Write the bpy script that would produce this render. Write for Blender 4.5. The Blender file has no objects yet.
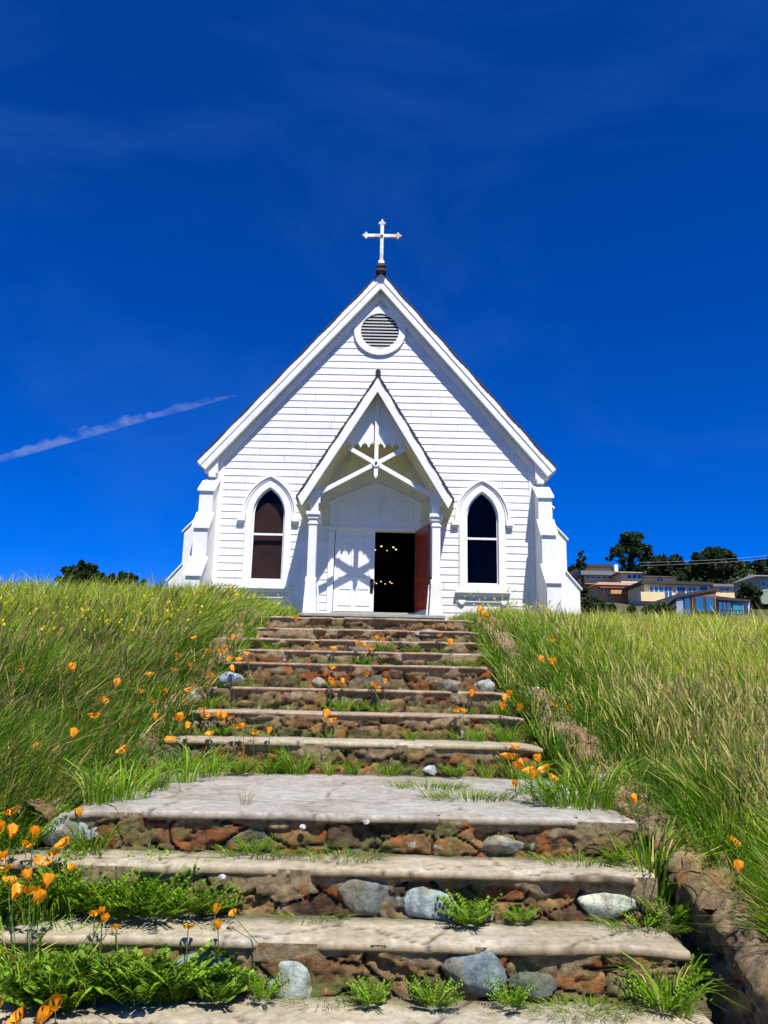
import bpy, bmesh, math, random
import numpy as np
from mathutils import Vector, Matrix

PI = math.pi
R = math.radians
random.seed(7)
rng = np.random.default_rng(11)
scn = bpy.context.scene
C = scn.collection

# ------------------------------------------------------------------ camera
EYE = Vector((0.0, 0.0, 1.6))
FPX, PITCH, ROLL = 770.0, R(13), R(1.2)
_f = Vector((0, math.cos(PITCH), math.sin(PITCH)))
_r0 = Vector((1, 0, 0)); _u0 = _r0.cross(_f)
_r = _r0 * math.cos(ROLL) + _u0 * math.sin(ROLL)
_u = _u0 * math.cos(ROLL) - _r0 * math.sin(ROLL)
cam = bpy.data.cameras.new('camera')
cam.sensor_fit = 'VERTICAL'; cam.sensor_height = 32.0
cam.lens = 32.0 * FPX / 1024.0
cam.clip_start = 0.05; cam.clip_end = 20000
camo = bpy.data.objects.new('camera', cam); C.objects.link(camo)
M3 = Matrix((_r, _u, -_f)).transposed()
camo.matrix_world = Matrix.Translation(EYE) @ M3.to_4x4()
scn.camera = camo

# ------------------------------------------------------------------ world and sun
SUNV = Vector((0.43, -1.32, 2.24)).normalized()
SUN_EL = math.asin(SUNV.z)
w = bpy.data.worlds.new("World"); scn.world = w; w.use_nodes = True
nt = w.node_tree; nt.nodes.clear()
sky = nt.nodes.new('ShaderNodeTexSky'); sky.sky_type = 'NISHITA'; sky.sun_disc = False
sky.sun_elevation = SUN_EL
sky.sun_rotation = math.atan2(SUNV.x, SUNV.y)
sky.altitude = 2500; sky.air_density = 1.0; sky.dust_density = 0.0; sky.ozone_density = 4.0
mul = nt.nodes.new('ShaderNodeMix'); mul.data_type = 'RGBA'; mul.blend_type = 'MULTIPLY'
mul.inputs['Factor'].default_value = 1.0
mul.inputs['B'].default_value = (0.31, 0.475, 1.0, 1)
hs = nt.nodes.new('ShaderNodeHueSaturation'); hs.inputs['Saturation'].default_value = 1.12
hs.inputs['Value'].default_value = 1.0
bg = nt.nodes.new('ShaderNodeBackground'); bg.inputs['Strength'].default_value = 0.10
wo = nt.nodes.new('ShaderNodeOutputWorld')
nt.links.new(sky.outputs[0], mul.inputs['A'])
nt.links.new(mul.outputs['Result'], hs.inputs['Color'])
wtc = nt.nodes.new('ShaderNodeTexCoord'); wmp = nt.nodes.new('ShaderNodeMapping'); wmp.inputs['Scale'].default_value = (2.2, 2.2, 5.0); wmp.inputs['Rotation'].default_value = (0, .5, .3)
wnz = nt.nodes.new('ShaderNodeTexNoise'); wnz.inputs['Scale'].default_value = 1.0; wnz.inputs['Detail'].default_value = 7; wnz.inputs['Roughness'].default_value = .62; wnz.inputs['Distortion'].default_value = .8
wmr = nt.nodes.new('ShaderNodeMapRange'); wmr.inputs[1].default_value = .48; wmr.inputs[2].default_value = .80; wmr.inputs[3].default_value = 0.0; wmr.inputs[4].default_value = .16
wmx = nt.nodes.new('ShaderNodeMix'); wmx.data_type = 'RGBA'; wmx.inputs['B'].default_value = (.55, 1.6, 5.2, 1)      # faint cirrus veil
nt.links.new(wtc.outputs['Generated'], wmp.inputs[0]); nt.links.new(wmp.outputs[0], wnz.inputs['Vector']); nt.links.new(wnz.outputs[0], wmr.inputs[0]); nt.links.new(wmr.outputs[0], wmx.inputs['Factor'])
nt.links.new(hs.outputs[0], wmx.inputs['A']); nt.links.new(wmx.outputs['Result'], bg.inputs['Color'])
nt.links.new(bg.outputs[0], wo.inputs[0])
sun = bpy.data.lights.new('sun', 'SUN'); sun.energy = 4.6; sun.angle = R(0.53); sun.color = (1.0, 0.95, 0.87)
suno = bpy.data.objects.new('sun', sun); C.objects.link(suno)
suno.rotation_euler = (-SUNV).to_track_quat('-Z', 'Y').to_euler()
suno.location = (10, -20, 40)
vs = scn.view_settings
vs.view_transform = 'Standard'; vs.look = 'None'; vs.gamma = 1.0; vs.use_curve_mapping = False
vs.exposure = 0.55

# ------------------------------------------------------------------ helpers
def tag(o, label=None, cat=None, group=None, kind=None):
    if label: o['label'] = label
    if cat: o['category'] = cat
    if group: o['group'] = group
    if kind: o['kind'] = kind
    return o

def empty(name, loc, rz=0.0, parent=None):
    o = bpy.data.objects.new(name, None); C.objects.link(o)
    o.location = loc; o.rotation_euler = (0, 0, rz); o.empty_display_size = 0.1
    if parent: o.parent = parent
    return o

def link(name, me, mats, parent=None, smooth=False):
    o = bpy.data.objects.new(name, me); C.objects.link(o)
    if not isinstance(mats, (list, tuple)): mats = [mats]
    for m in mats: me.materials.append(m)
    if smooth: me.shade_smooth()
    if parent: o.parent = parent
    return o

class MB:
    def __init__(s): s.v = []; s.f = []; s.mi = []; s.m = 0
    def add(s, vs_, fs):
        b = len(s.v); s.v += [tuple(v) for v in vs_]
        for f in fs: s.f.append(tuple(b + i for i in f)); s.mi.append(s.m)
        return s
    def box(s, x0, x1, y0, y1, z0, z1):
        if x0 > x1: x0, x1 = x1, x0
        if y0 > y1: y0, y1 = y1, y0
        if z0 > z1: z0, z1 = z1, z0
        return s.add([(x0,y0,z0),(x1,y0,z0),(x1,y1,z0),(x0,y1,z0),(x0,y0,z1),(x1,y0,z1),(x1,y1,z1),(x0,y1,z1)],
              [(0,3,2,1),(4,5,6,7),(0,1,5,4),(1,2,6,5),(2,3,7,6),(3,0,4,7)])
    def prism_y(s, pts, y0, y1):          # polygon (x,z) extruded along y
        n = len(pts); a = sum(pts[i][0]*pts[(i+1)%n][1]-pts[(i+1)%n][0]*pts[i][1] for i in range(n))
        if a < 0: pts = pts[::-1]
        v = [(p[0], y0, p[1]) for p in pts] + [(p[0], y1, p[1]) for p in pts]
        f = [tuple(range(n)), tuple(range(2*n-1, n-1, -1))]
        f += [(i, i+n, (i+1)%n+n, (i+1)%n) for i in range(n)]
        return s.add(v, f)
    def prism_x(s, pts, x0, x1):          # polygon (y,z) extruded along x
        n = len(pts); a = sum(pts[i][0]*pts[(i+1)%n][1]-pts[(i+1)%n][0]*pts[i][1] for i in range(n))
        if a < 0: pts = pts[::-1]
        v = [(x0, p[0], p[1]) for p in pts] + [(x1, p[0], p[1]) for p in pts]
        f = [tuple(range(n-1, -1, -1)), tuple(range(n, 2*n))]
        f += [(i, (i+1)%n, (i+1)%n+n, i+n) for i in range(n)]
        return s.add(v, f)
    def ring_y(s, a, b, y0, y1, closed=False):   # two polylines (x,z) same length -> solid band
        n = len(a); v = []
        for p in a: v.append((p[0], y0, p[1]))
        for p in b: v.append((p[0], y0, p[1]))
        for p in a: v.append((p[0], y1, p[1]))
        for p in b: v.append((p[0], y1, p[1]))
        f = []
        m = n if closed else n-1
        for i in range(m):
            j = (i+1) % n
            f += [(i, j, n+j, n+i), (2*n+j, 2*n+i, 3*n+i, 3*n+j), (j, i, 2*n+i, 2*n+j), (n+i, n+j, 3*n+j, 3*n+i)]
        if not closed:
            f += [(0, n, 3*n, 2*n), (n-1, 3*n-1, 4*n-1, 2*n-1)]
        return s.add(v, f)
    def tube(s, pts, rad, seg=8):
        pts = [Vector(p) for p in pts]; n = len(pts)
        if not isinstance(rad, (list, tuple)): rad = [rad]*n
        v = []; f = []
        for i, p in enumerate(pts):
            t = (pts[min(i+1, n-1)] - pts[max(i-1, 0)]).normalized()
            a = t.cross(Vector((0, 0, 1)) if abs(t.z) < .9 else Vector((1, 0, 0))).normalized(); b = t.cross(a)
            for k in range(seg):
                an = 2*PI*k/seg; v.append(p + (a*math.cos(an) + b*math.sin(an))*rad[i])
        for i in range(n-1):
            for k in range(seg):
                k2 = (k+1) % seg
                f.append((i*seg+k, i*seg+k2, (i+1)*seg+k2, (i+1)*seg+k))
        f.append(tuple(range(seg-1, -1, -1))); f.append(tuple((n-1)*seg+k for k in range(seg)))
        return s.add(v, f)
    def bar(s, p0, p1, wx, wy):           # bar in the XZ plane, width wx across, wy along y
        p0 = Vector(p0); p1 = Vector(p1); d = (p1-p0).normalized()
        a = Vector((-d.z, 0, d.x)).normalized()*wx/2; y = Vector((0, wy/2, 0))
        v = []
        for p in (p0, p1):
            v += [p-a-y, p+a-y, p+a+y, p-a+y]
        return s.add(v, [(0,1,2,3),(7,6,5,4),(0,4,5,1),(1,5,6,2),(2,6,7,3),(3,7,4,0)])
    def ball(s, c, r, seg=10, sz=1.0):
        c = Vector(c); v = [c+Vector((0,0,r*sz))]; f = []; nr = seg//2
        for i in range(1, nr):
            ph = PI*i/nr
            for k in range(seg):
                an = 2*PI*k/seg; v.append(c+Vector((r*math.sin(ph)*math.cos(an), r*math.sin(ph)*math.sin(an), r*sz*math.cos(ph))))
        v.append(c-Vector((0,0,r*sz)))
        for k in range(seg):
            f.append((0, 1+k, 1+(k+1)%seg))
            b = 1+(nr-2)*seg; f.append((len(v)-1, b+(k+1)%seg, b+k))
        for i in range(nr-2):
            for k in range(seg):
                k2 = (k+1)%seg; f.append((1+i*seg+k, 1+(i+1)*seg+k, 1+(i+1)*seg+k2, 1+i*seg+k2))
        return s.add(v, f)
    def build(s, name, mats, parent=None, bevel=0.0, smooth=False):
        me = bpy.data.meshes.new(name); me.from_pydata(s.v, [], s.f); me.update()
        bm = bmesh.new(); bm.from_mesh(me); bmesh.ops.recalc_face_normals(bm, faces=bm.faces); bm.to_mesh(me); bm.free()
        if isinstance(mats, (list, tuple)):
            me.polygons.foreach_set('material_index', s.mi)
        o = link(name, me, mats, parent, smooth)
        if bevel:
            md = o.modifiers.new('bevel', 'BEVEL'); md.width = bevel; md.segments = 2; md.limit_method = 'ANGLE'; md.angle_limit = R(40)
        return o

def grid_obj(name, P, mats, parent=None, col=None, smooth=True, closed_u=False):
    nu, nv = P.shape[:2]
    me = bpy.data.meshes.new(name)
    me.vertices.add(nu*nv); me.vertices.foreach_set('co', P.reshape(-1).astype(np.float32))
    iu = np.arange(nu if closed_u else nu-1); iv = np.arange(nv-1)
    U, V = np.meshgrid(iu, iv, indexing='ij'); U2 = (U+1) % nu
    q = np.stack([U*nv+V, U2*nv+V, U2*nv+V+1, U*nv+V+1], -1).reshape(-1, 4)
    set_faces(me, q.reshape(-1), np.full(len(q), 4))
    if col is not None: set_col(me, col.reshape(-1, col.shape[-1]))
    return link(name, me, mats, parent, smooth)

def set_faces(me, loops, totals):
    totals = np.asarray(totals, np.int32)
    me.loops.add(len(loops)); me.loops.foreach_set('vertex_index', np.asarray(loops, np.int32))
    me.polygons.add(len(totals))
    st = np.zeros(len(totals), np.int32); st[1:] = np.cumsum(totals)[:-1]
    me.polygons.foreach_set('loop_start', st)
    me.polygons.foreach_set('loop_total', totals)
    me.update(calc_edges=True); me.validate()

def set_col(me, c):
    a = me.color_attributes.new('Col', 'FLOAT_COLOR', 'POINT')
    cc = np.ones((len(me.vertices), 4), np.float32); cc[:, :3] = c[:, :3]
    a.data.foreach_set('color', cc.reshape(-1))

def copy_tree(o, parent=None):
    c = o.copy(); C.objects.link(c)
    if parent: c.parent = parent
    for ch in [x for x in bpy.data.objects if x.parent == o and x.name != c.name]:
        if ch != c: copy_tree(ch, c)
    return c

# numpy noise -------------------------------------------------------
def _h(ix, iy, s):
    n = (ix.astype(np.int64)*374761393 + iy.astype(np.int64)*668265263 + s*974634777) & 0xffffffff
    n = ((n ^ (n >> 13))*1274126177) & 0xffffffff
    return ((n ^ (n >> 16)) & 0xffff)/65535.0
def vnoise(x, y, s=0):
    x = np.asarray(x, float); y = np.asarray(y, float)
    ix = np.floor(x).astype(np.int64); iy = np.floor(y).astype(np.int64)
    fx = x-ix; fy = y-iy; fx = fx*fx*(3-2*fx); fy = fy*fy*(3-2*fy)
    a = _h(ix, iy, s); b = _h(ix+1, iy, s); c = _h(ix, iy+1, s); d = _h(ix+1, iy+1, s)
    return (a*(1-fx)+b*fx)*(1-fy)+(c*(1-fx)+d*fx)*fy
def fbm(x, y, s=0, o=4):
    t = 0; a = .5; n = 0
    for i in range(o):
        t = t + a*vnoise(x, y, s+i*17); n += a; a *= .5; x = np.asarray(x)*2.03+3.1; y = np.asarray(y)*2.03+1.7
    return t/n
def voro(x, y, s=0):
    ix = np.floor(x).astype(np.int64); iy = np.floor(y).astype(np.int64)
    f1 = np.full(x.shape, 9.); f2 = np.full(x.shape, 9.); cid = np.zeros(x.shape)
    for dx in (-1, 0, 1):
        for dy in (-1, 0, 1):
            cx = ix+dx; cy = iy+dy
            px = cx+.1+.8*_h(cx, cy, s+5); py = cy+.1+.8*_h(cx, cy, s+9)
            d = np.hypot(x-px, y-py)
            m = d < f1
            f2 = np.where(m, f1, np.minimum(f2, d)); cid = np.where(m, _h(cx, cy, s+21), cid); f1 = np.where(m, d, f1)
    return f1, f2, cid
def sstep(a, b, x):
    t = np.clip((np.asarray(x, float)-a)/(b-a), 0, 1); return t*t*(3-2*t)

# materials ----------------------------------------------------------
def mat(name, col=(.5,.5,.5), rough=.6, noise=None, bump=0.0, bscale=20, attr=False, metal=0.0, spec=.5, coat=0.0, amt=.25, hue2=None, trans=0.0):
    m = bpy.data.materials.new(name); m.use_nodes = True
    t = m.node_tree; n = t.nodes; l = t.links; p = n['Principled BSDF']
    p.inputs['Roughness'].default_value = rough; p.inputs['Metallic'].default_value = metal
    p.inputs['Specular IOR Level'].default_value = spec
    p.inputs['Coat Weight'].default_value = coat
    tc = n.new('ShaderNodeTexCoord')
    src = None
    if attr:
        a = n.new('ShaderNodeVertexColor'); a.layer_name = 'Col'; src = a.outputs[0]
    else:
        rgb = n.new('ShaderNodeRGB'); rgb.outputs[0].default_value = (*col, 1); src = rgb.outputs[0]
    if noise:
        nz = n.new('ShaderNodeTexNoise'); nz.inputs['Scale'].default_value = noise; nz.inputs['Detail'].default_value = 8; nz.inputs['Roughness'].default_value = .65
        l.new(tc.outputs['Object'], nz.inputs['Vector'])
        rp = n.new('ShaderNodeMapRange'); rp.inputs[1].default_value = .3; rp.inputs[2].default_value = .7
        rp.inputs[3].default_value = 1-amt; rp.inputs[4].default_value = 1+amt*.6
        l.new(nz.outputs[0], rp.inputs[0])
        mx = n.new('ShaderNodeMix'); mx.data_type = 'RGBA'; mx.blend_type = 'MULTIPLY'; mx.inputs['Factor'].default_value = 1
        l.new(src, mx.inputs['A']); l.new(rp.outputs[0], mx.inputs['B']); src = mx.outputs['Result']
        if hue2:
            n2 = n.new('ShaderNodeTexNoise'); n2.inputs['Scale'].default_value = noise*.37; n2.inputs['Detail'].default_value = 6
            mp = n.new('ShaderNodeMapping'); mp.inputs['Location'].default_value = (3.7, 9.1, 2.2)
            l.new(tc.outputs['Object'], mp.inputs[0]); l.new(mp.outputs[0], n2.inputs['Vector'])
            r2 = n.new('ShaderNodeMapRange'); r2.inputs[1].default_value = .5; r2.inputs[2].default_value = .68; r2.inputs[4].default_value = .8
            l.new(n2.outputs[0], r2.inputs[0])
            m2 = n.new('ShaderNodeMix'); m2.data_type = 'RGBA'; m2.inputs['B'].default_value = (*hue2, 1)
            l.new(r2.outputs[0], m2.inputs['Factor']); l.new(src, m2.inputs['A']); src = m2.outputs['Result']
    l.new(src, p.inputs['Base Color'])
    if bump:
        nb = n.new('ShaderNodeTexNoise'); nb.inputs['Scale'].default_value = bscale; nb.inputs['Detail'].default_value = 10; nb.inputs['Roughness'].default_value = .7
        l.new(tc.outputs['Object'], nb.inputs['Vector'])
        b = n.new('ShaderNodeBump'); b.inputs['Strength'].default_value = bump; b.inputs['Distance'].default_value = .02
        l.new(nb.outputs[0], b.inputs['Height']); l.new(b.outputs[0], p.inputs['Normal'])
    if trans:
        tr = n.new('ShaderNodeBsdfTranslucent'); l.new(src, tr.inputs[0])
        ms = n.new('ShaderNodeMixShader'); ms.inputs[0].default_value = trans
        l.new(p.outputs[0], ms.inputs[1]); l.new(tr.outputs[0], ms.inputs[2]); l.new(ms.outputs[0], n['Material Output'].inputs[0])
    return m

def emis(name, col, s):
    m = bpy.data.materials.new(name); m.use_nodes = True; t = m.node_tree; t.nodes.clear()
    e = t.nodes.new('ShaderNodeEmission'); e.inputs[0].default_value = (*col, 1); e.inputs[1].default_value = s
    o = t.nodes.new('ShaderNodeOutputMaterial'); t.links.new(e.outputs[0], o.inputs[0]); return m

def glassmat(name, tint=(.5,.5,.5), rough=.02):
    m = bpy.data.materials.new(name); m.use_nodes = True; t = m.node_tree; t.nodes.clear()
    a = t.nodes.new('ShaderNodeBsdfTransparent'); a.inputs[0].default_value = (*tint, 1)
    g = t.nodes.new('ShaderNodeBsdfGlossy'); g.inputs['Roughness'].default_value = rough
    lw = t.nodes.new('ShaderNodeLayerWeight'); pw = t.nodes.new('ShaderNodeMath'); pw.operation = 'POWER'; pw.inputs[1].default_value = 4
    fr = t.nodes.new('ShaderNodeMapRange'); fr.inputs[3].default_value = .008; fr.inputs[4].default_value = .9
    t.links.new(lw.outputs['Facing'], pw.inputs[0]); t.links.new(pw.outputs[0], fr.inputs[0])
    x = t.nodes.new('ShaderNodeMixShader'); o = t.nodes.new('ShaderNodeOutputMaterial')
    t.links.new(fr.outputs[0], x.inputs[0]); t.links.new(a.outputs[0], x.inputs[1]); t.links.new(g.outputs[0], x.inputs[2]); t.links.new(x.outputs[0], o.inputs[0])
    return m

def painted(name, col=(.8,.8,.79)):
    m = bpy.data.materials.new(name); m.use_nodes = True
    t = m.node_tree; n = t.nodes; l = t.links; p = n['Principled BSDF']
    p.inputs['Roughness'].default_value = .45
    tc = n.new('ShaderNodeTexCoord')
    mp = n.new('ShaderNodeMapping'); mp.inputs['Scale'].default_value = (1.2, 1.2, 1.2)
    l.new(tc.outputs['Object'], mp.inputs[0])
    nz = n.new('ShaderNodeTexNoise'); nz.inputs['Scale'].default_value = 2.0; nz.inputs['Detail'].default_value = 9; nz.inputs['Roughness'].default_value = .7
    l.new(mp.outputs[0], nz.inputs['Vector'])
    cr = n.new('ShaderNodeValToRGB'); e = cr.color_ramp.elements
    e[0].position = .28; e[0].color = (col[0]*.84, col[1]*.85, col[2]*.83, 1); e[1].position = .5; e[1].color = (*col, 1)
    l.new(nz.outputs[0], cr.inputs[0]); l.new(cr.outputs[0], p.inputs['Base Color'])
    nb = n.new('ShaderNodeTexNoise'); nb.inputs['Scale'].default_value = 6; nb.inputs['Detail'].default_value = 6
    mp2 = n.new('ShaderNodeMapping'); mp2.inputs['Scale'].default_value = (.6, 6, 6)
    l.new(tc.outputs['Object'], mp2.inputs[0]); l.new(mp2.outputs[0], nb.inputs['Vector'])
    b = n.new('ShaderNodeBump'); b.inputs['Strength'].default_value = .25; b.inputs['Distance'].default_value = .01
    l.new(nb.outputs[0], b.inputs['Height']); l.new(b.outputs[0], p.inputs['Normal'])
    return m

M_white = painted('white_paint')
M_trim = painted('white_trim_paint', (.83,.83,.82))
def siding_paint():
    m = painted('clapboard_paint', (.80,.80,.785)); t = m.node_tree; n = t.nodes; l = t.links; p = n['Principled BSDF']
    src = p.inputs['Base Color'].links[0].from_socket
    tc = n.new('ShaderNodeTexCoord'); sx = n.new('ShaderNodeSeparateXYZ'); l.new(tc.outputs['Object'], sx.inputs[0])
    rz = n.new('ShaderNodeMath'); rz.operation = 'MULTIPLY_ADD'; rz.inputs[1].default_value = 1/.178; rz.inputs[2].default_value = .15/.178
    l.new(sx.outputs['Z'], rz.inputs[0]); fl = n.new('ShaderNodeMath'); fl.operation = 'FLOOR'; l.new(rz.outputs[0], fl.inputs[0])
    wn = n.new('ShaderNodeTexWhiteNoise'); wn.noise_dimensions = '1D'; l.new(fl.outputs[0], wn.inputs['W'])
    # butt joints between lengths of board, shifted from row to row
    ax = n.new('ShaderNodeMath'); ax.operation = 'MULTIPLY_ADD'; ax.inputs[1].default_value = 1/3.1; l.new(sx.outputs['X'], ax.inputs[0])
    ws = n.new('ShaderNodeMath'); ws.operation = 'MULTIPLY'; ws.inputs[1].default_value = 7.0; l.new(wn.outputs['Value'], ws.inputs[0]); l.new(ws.outputs[0], ax.inputs[2])
    fx = n.new('ShaderNodeMath'); fx.operation = 'FRACT'; l.new(ax.outputs[0], fx.inputs[0])
    jl = n.new('ShaderNodeMath'); jl.operation = 'LESS_THAN'; jl.inputs[1].default_value = .0022; l.new(fx.outputs[0], jl.inputs[0])
    fo = n.new('ShaderNodeMath'); fo.operation = 'FLOOR'; l.new(ax.outputs[0], fo.inputs[0])
    ad = n.new('ShaderNodeMath'); ad.operation = 'ADD'; l.new(fo.outputs[0], ad.inputs[0]); l.new(fl.outputs[0], ad.inputs[1])
    w2 = n.new('ShaderNodeTexWhiteNoise'); w2.noise_dimensions = '1D'; l.new(ad.outputs[0], w2.inputs['W'])
    mr = n.new('ShaderNodeMapRange'); mr.inputs[3].default_value = .90; mr.inputs[4].default_value = 1.02; l.new(w2.outputs['Value'], mr.inputs[0])
    m1 = n.new('ShaderNodeMix'); m1.data_type = 'RGBA'; m1.blend_type = 'MULTIPLY'; m1.inputs['Factor'].default_value = 1; l.new(src, m1.inputs['A']); l.new(mr.outputs[0], m1.inputs['B'])
    m2 = n.new('ShaderNodeMix'); m2.data_type = 'RGBA'; m2.inputs['B'].default_value = (.18,.17,.16,1); l.new(jl.outputs[0], m2.inputs['Factor']); l.new(m1.outputs['Result'], m2.inputs['A'])
    # rain dirt low on the wall
    sd_ = n.new('ShaderNodeMapRange'); sd_.inputs[1].default_value = 1.3; sd_.inputs[2].default_value = .2; sd_.inputs[3].default_value = 0; sd_.inputs[4].default_value = .30; l.new(sx.outputs['Z'], sd_.inputs[0])
    nz = n.new('ShaderNodeTexNoise'); nz.inputs['Scale'].default_value = 3; nz.inputs['Detail'].default_value = 8; l.new(tc.outputs['Object'], nz.inputs['Vector'])
    mm = n.new('ShaderNodeMath'); mm.operation = 'MULTIPLY'; l.new(sd_.outputs[0], mm.inputs[0]); l.new(nz.outputs[0], mm.inputs[1])
    m3 = n.new('ShaderNodeMix'); m3.data_type = 'RGBA'; m3.inputs['B'].default_value = (.38,.37,.28,1); l.new(mm.outputs[0], m3.inputs['Factor']); l.new(m2.outputs['Result'], m3.inputs['A'])
    l.new(m3.outputs['Result'], p.inputs['Base Color']); return m
M_siding = siding_paint()
M_roof = mat('dark_shingle', (.035,.03,.032), .8, noise=9, bump=.6, bscale=14, amt=.5)
M_dark = mat('dark_recess', (.012,.011,.01), .9)
M_glass = glassmat('window_glass', (.8,.8,.8))
M_wood = mat('varnished_redwood', (.34,.045,.018), .35, noise=5, amt=.5, coat=.3)
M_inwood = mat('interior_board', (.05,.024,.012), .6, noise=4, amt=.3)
M_blind = mat('brown_blind', (.085,.032,.014), .8, noise=3, amt=.4)
M_iron = mat('dark_iron', (.02,.018,.016), .45, metal=.6)
M_bulb = emis('lamp_glow', (1.0,.72,.38), 1.2)
M_concrete = None

# ------------------------------------------------------------------ stair and ground shape
CX = -0.2                                   # centre line of church and steps
ST = [  # front y, top z, left x, right x   (bottom to top)
 (2.30,.05,-2.9,1.30),(2.72,.24,-2.9,1.26),(3.08,.44,-2.8,1.22),(3.32,.64,-2.7,1.20),(3.63,.84,-2.6,1.20),(3.90,1.02,-1.45,1.21),
 (5.66,1.235,-1.60,1.13),(6.11,1.42,-1.50,1.08),(6.65,1.60,-1.47,1.06),(7.10,1.82,-1.44,1.03),(7.50,1.955,-1.42,1.03),(7.90,2.085,-1.42,1.02),(8.30,2.225,-1.43,1.03),(8.80,2.39,-1.46,1.04)]
SY = [s[0] for s in ST]; SZ = [s[1] for s in ST]
LY = np.array([-60,-4,0,2.3,2.72,3.08,3.32,3.63,3.9,5.66,6.11,6.65,7.1,7.5,7.9,8.3,8.8,12,16,20,45,60,90,400,3000])
LZ = np.array([-10,-.6,-.1,0.0,.05,.24,.44,.64,.84,1.02,1.235,1.42,1.60,1.82,1.955,2.085,2.225,2.60,2.94,3.1,3.1,-2,-8,-30,-60])
BY = np.array([-60,-4,0,3.3,3.9,5.66,7,8.8,10.5,12.5,16,20,45,60,90,400,3000])
BZ = np.array([-10,-.5,.12,.62,.80,1.16,1.70,2.30,2.46,2.66,3.00,3.1,3.1,-2,-8,-30,-60])     # along the kerbs
BO = np.array([-60,-4,0,.66,.86,1.28,1.63,2.0,2.24,2.54,3.02,3.1,3.1,-2,-8,-30,-60]); BO[0]=-10; BO[1]=-.5; BO[2]=.12   # out on the banks
def smooth_b(y):
    return (np.interp(y-.25, BY, BZ)+np.interp(y, BY, BZ)+np.interp(y+.25, BY, BZ))/3
def hill_t(x, y):
    yy = np.maximum(y, 1.)
    m = sstep(.13, .24, x/yy)*sstep(48, 66, y)
    hz = np.interp(y, [45, 70, 100, 135, 170, 240, 400, 3000], [2, 6.5, 12, 17.0, 22.5, 31, 25, -40])
    return m, hz
def H(x, y):
    x = np.asarray(x, float); y = np.asarray(y, float)
    bank = smooth_b(y)
    lx = np.where(y < 3.9, -2.75, np.interp(y, [3.9,5.7,7.5,9], [-1.77,-1.72,-1.57,-1.58])); rx = np.interp(y, [2,5.4,7,9], [1.52,1.47,1.32,1.25])
    left = np.clip(lx-x, 0, 6); right = np.clip(x-rx, 0, 8)
    fade = 1-sstep(9, 14, y)
    outer = (np.interp(y-.25, BY, BO)+np.interp(y, BY, BO)+np.interp(y+.25, BY, BO))/3
    k = sstep(.25, 1.6, np.maximum(left, right))
    b = bank*(1-k)+outer*k + np.where(left > 0, .07*k*(1-sstep(5, 8, y)), -.017*np.minimum(y, 20)*k) + np.where(left > 0, .12*k*sstep(7, 12, y), 0)
    b = b + .05*(fbm(x*.9, y*.9, 3)-.5)*2*sstep(0, 1., np.maximum(left, right)) 
    ramp = np.interp(y, LY, LZ)-.035
    instair = (x > lx) & (x < rx) & (y > 2.2) & (y < 8.9)
    path = ((x > -1.75) & (x < 1.35) & (y >= 8.9) & (y < 17))
    b = np.where(instair, ramp, b)
    b = np.where(path, ramp, b)
    m, hz = hill_t(x, y)
    far = b*(1-m)+hz*m
    far = np.where(x < -8, far-sstep(0, 60, -8-x)*sstep(20, 60, y)*3, far)
    return far
def HS(x, y):                                # height including the treads
    z = float(H(x, y))
    for (y0, z0, xl, xr), (y1, *_ ) in zip(ST, ST[1:]+[(9.3,)]):
        if y0 <= y < y1 and xl < x < xr: return z0
    return z
def ray(px, py):
    v = _f + _r*((px-384)/FPX) + _u*((512-py)/FPX)
    return v/v.y
def drop(px, py, h=0.0):                     # where the line of sight meets the ground raised by h
    v = ray(px, py); d = 2.0
    while d < 60:
        p = EYE + v*d
        z1 = HS(p.x, d)
        if p.z < z1+h:
            z0 = HS(p.x, d-.04)
            if d < 9 and z1-z0 > .09: return p.x, d-.07-.05*rng.random(), z0      # met a riser: stand at its foot
            break
        d += .02 if d < 10 else .1
    return p.x, d, HS(p.x, d)
def at(px, py, Y):
    p = EYE + ray(px, py)*Y; return p.x, p.z

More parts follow.
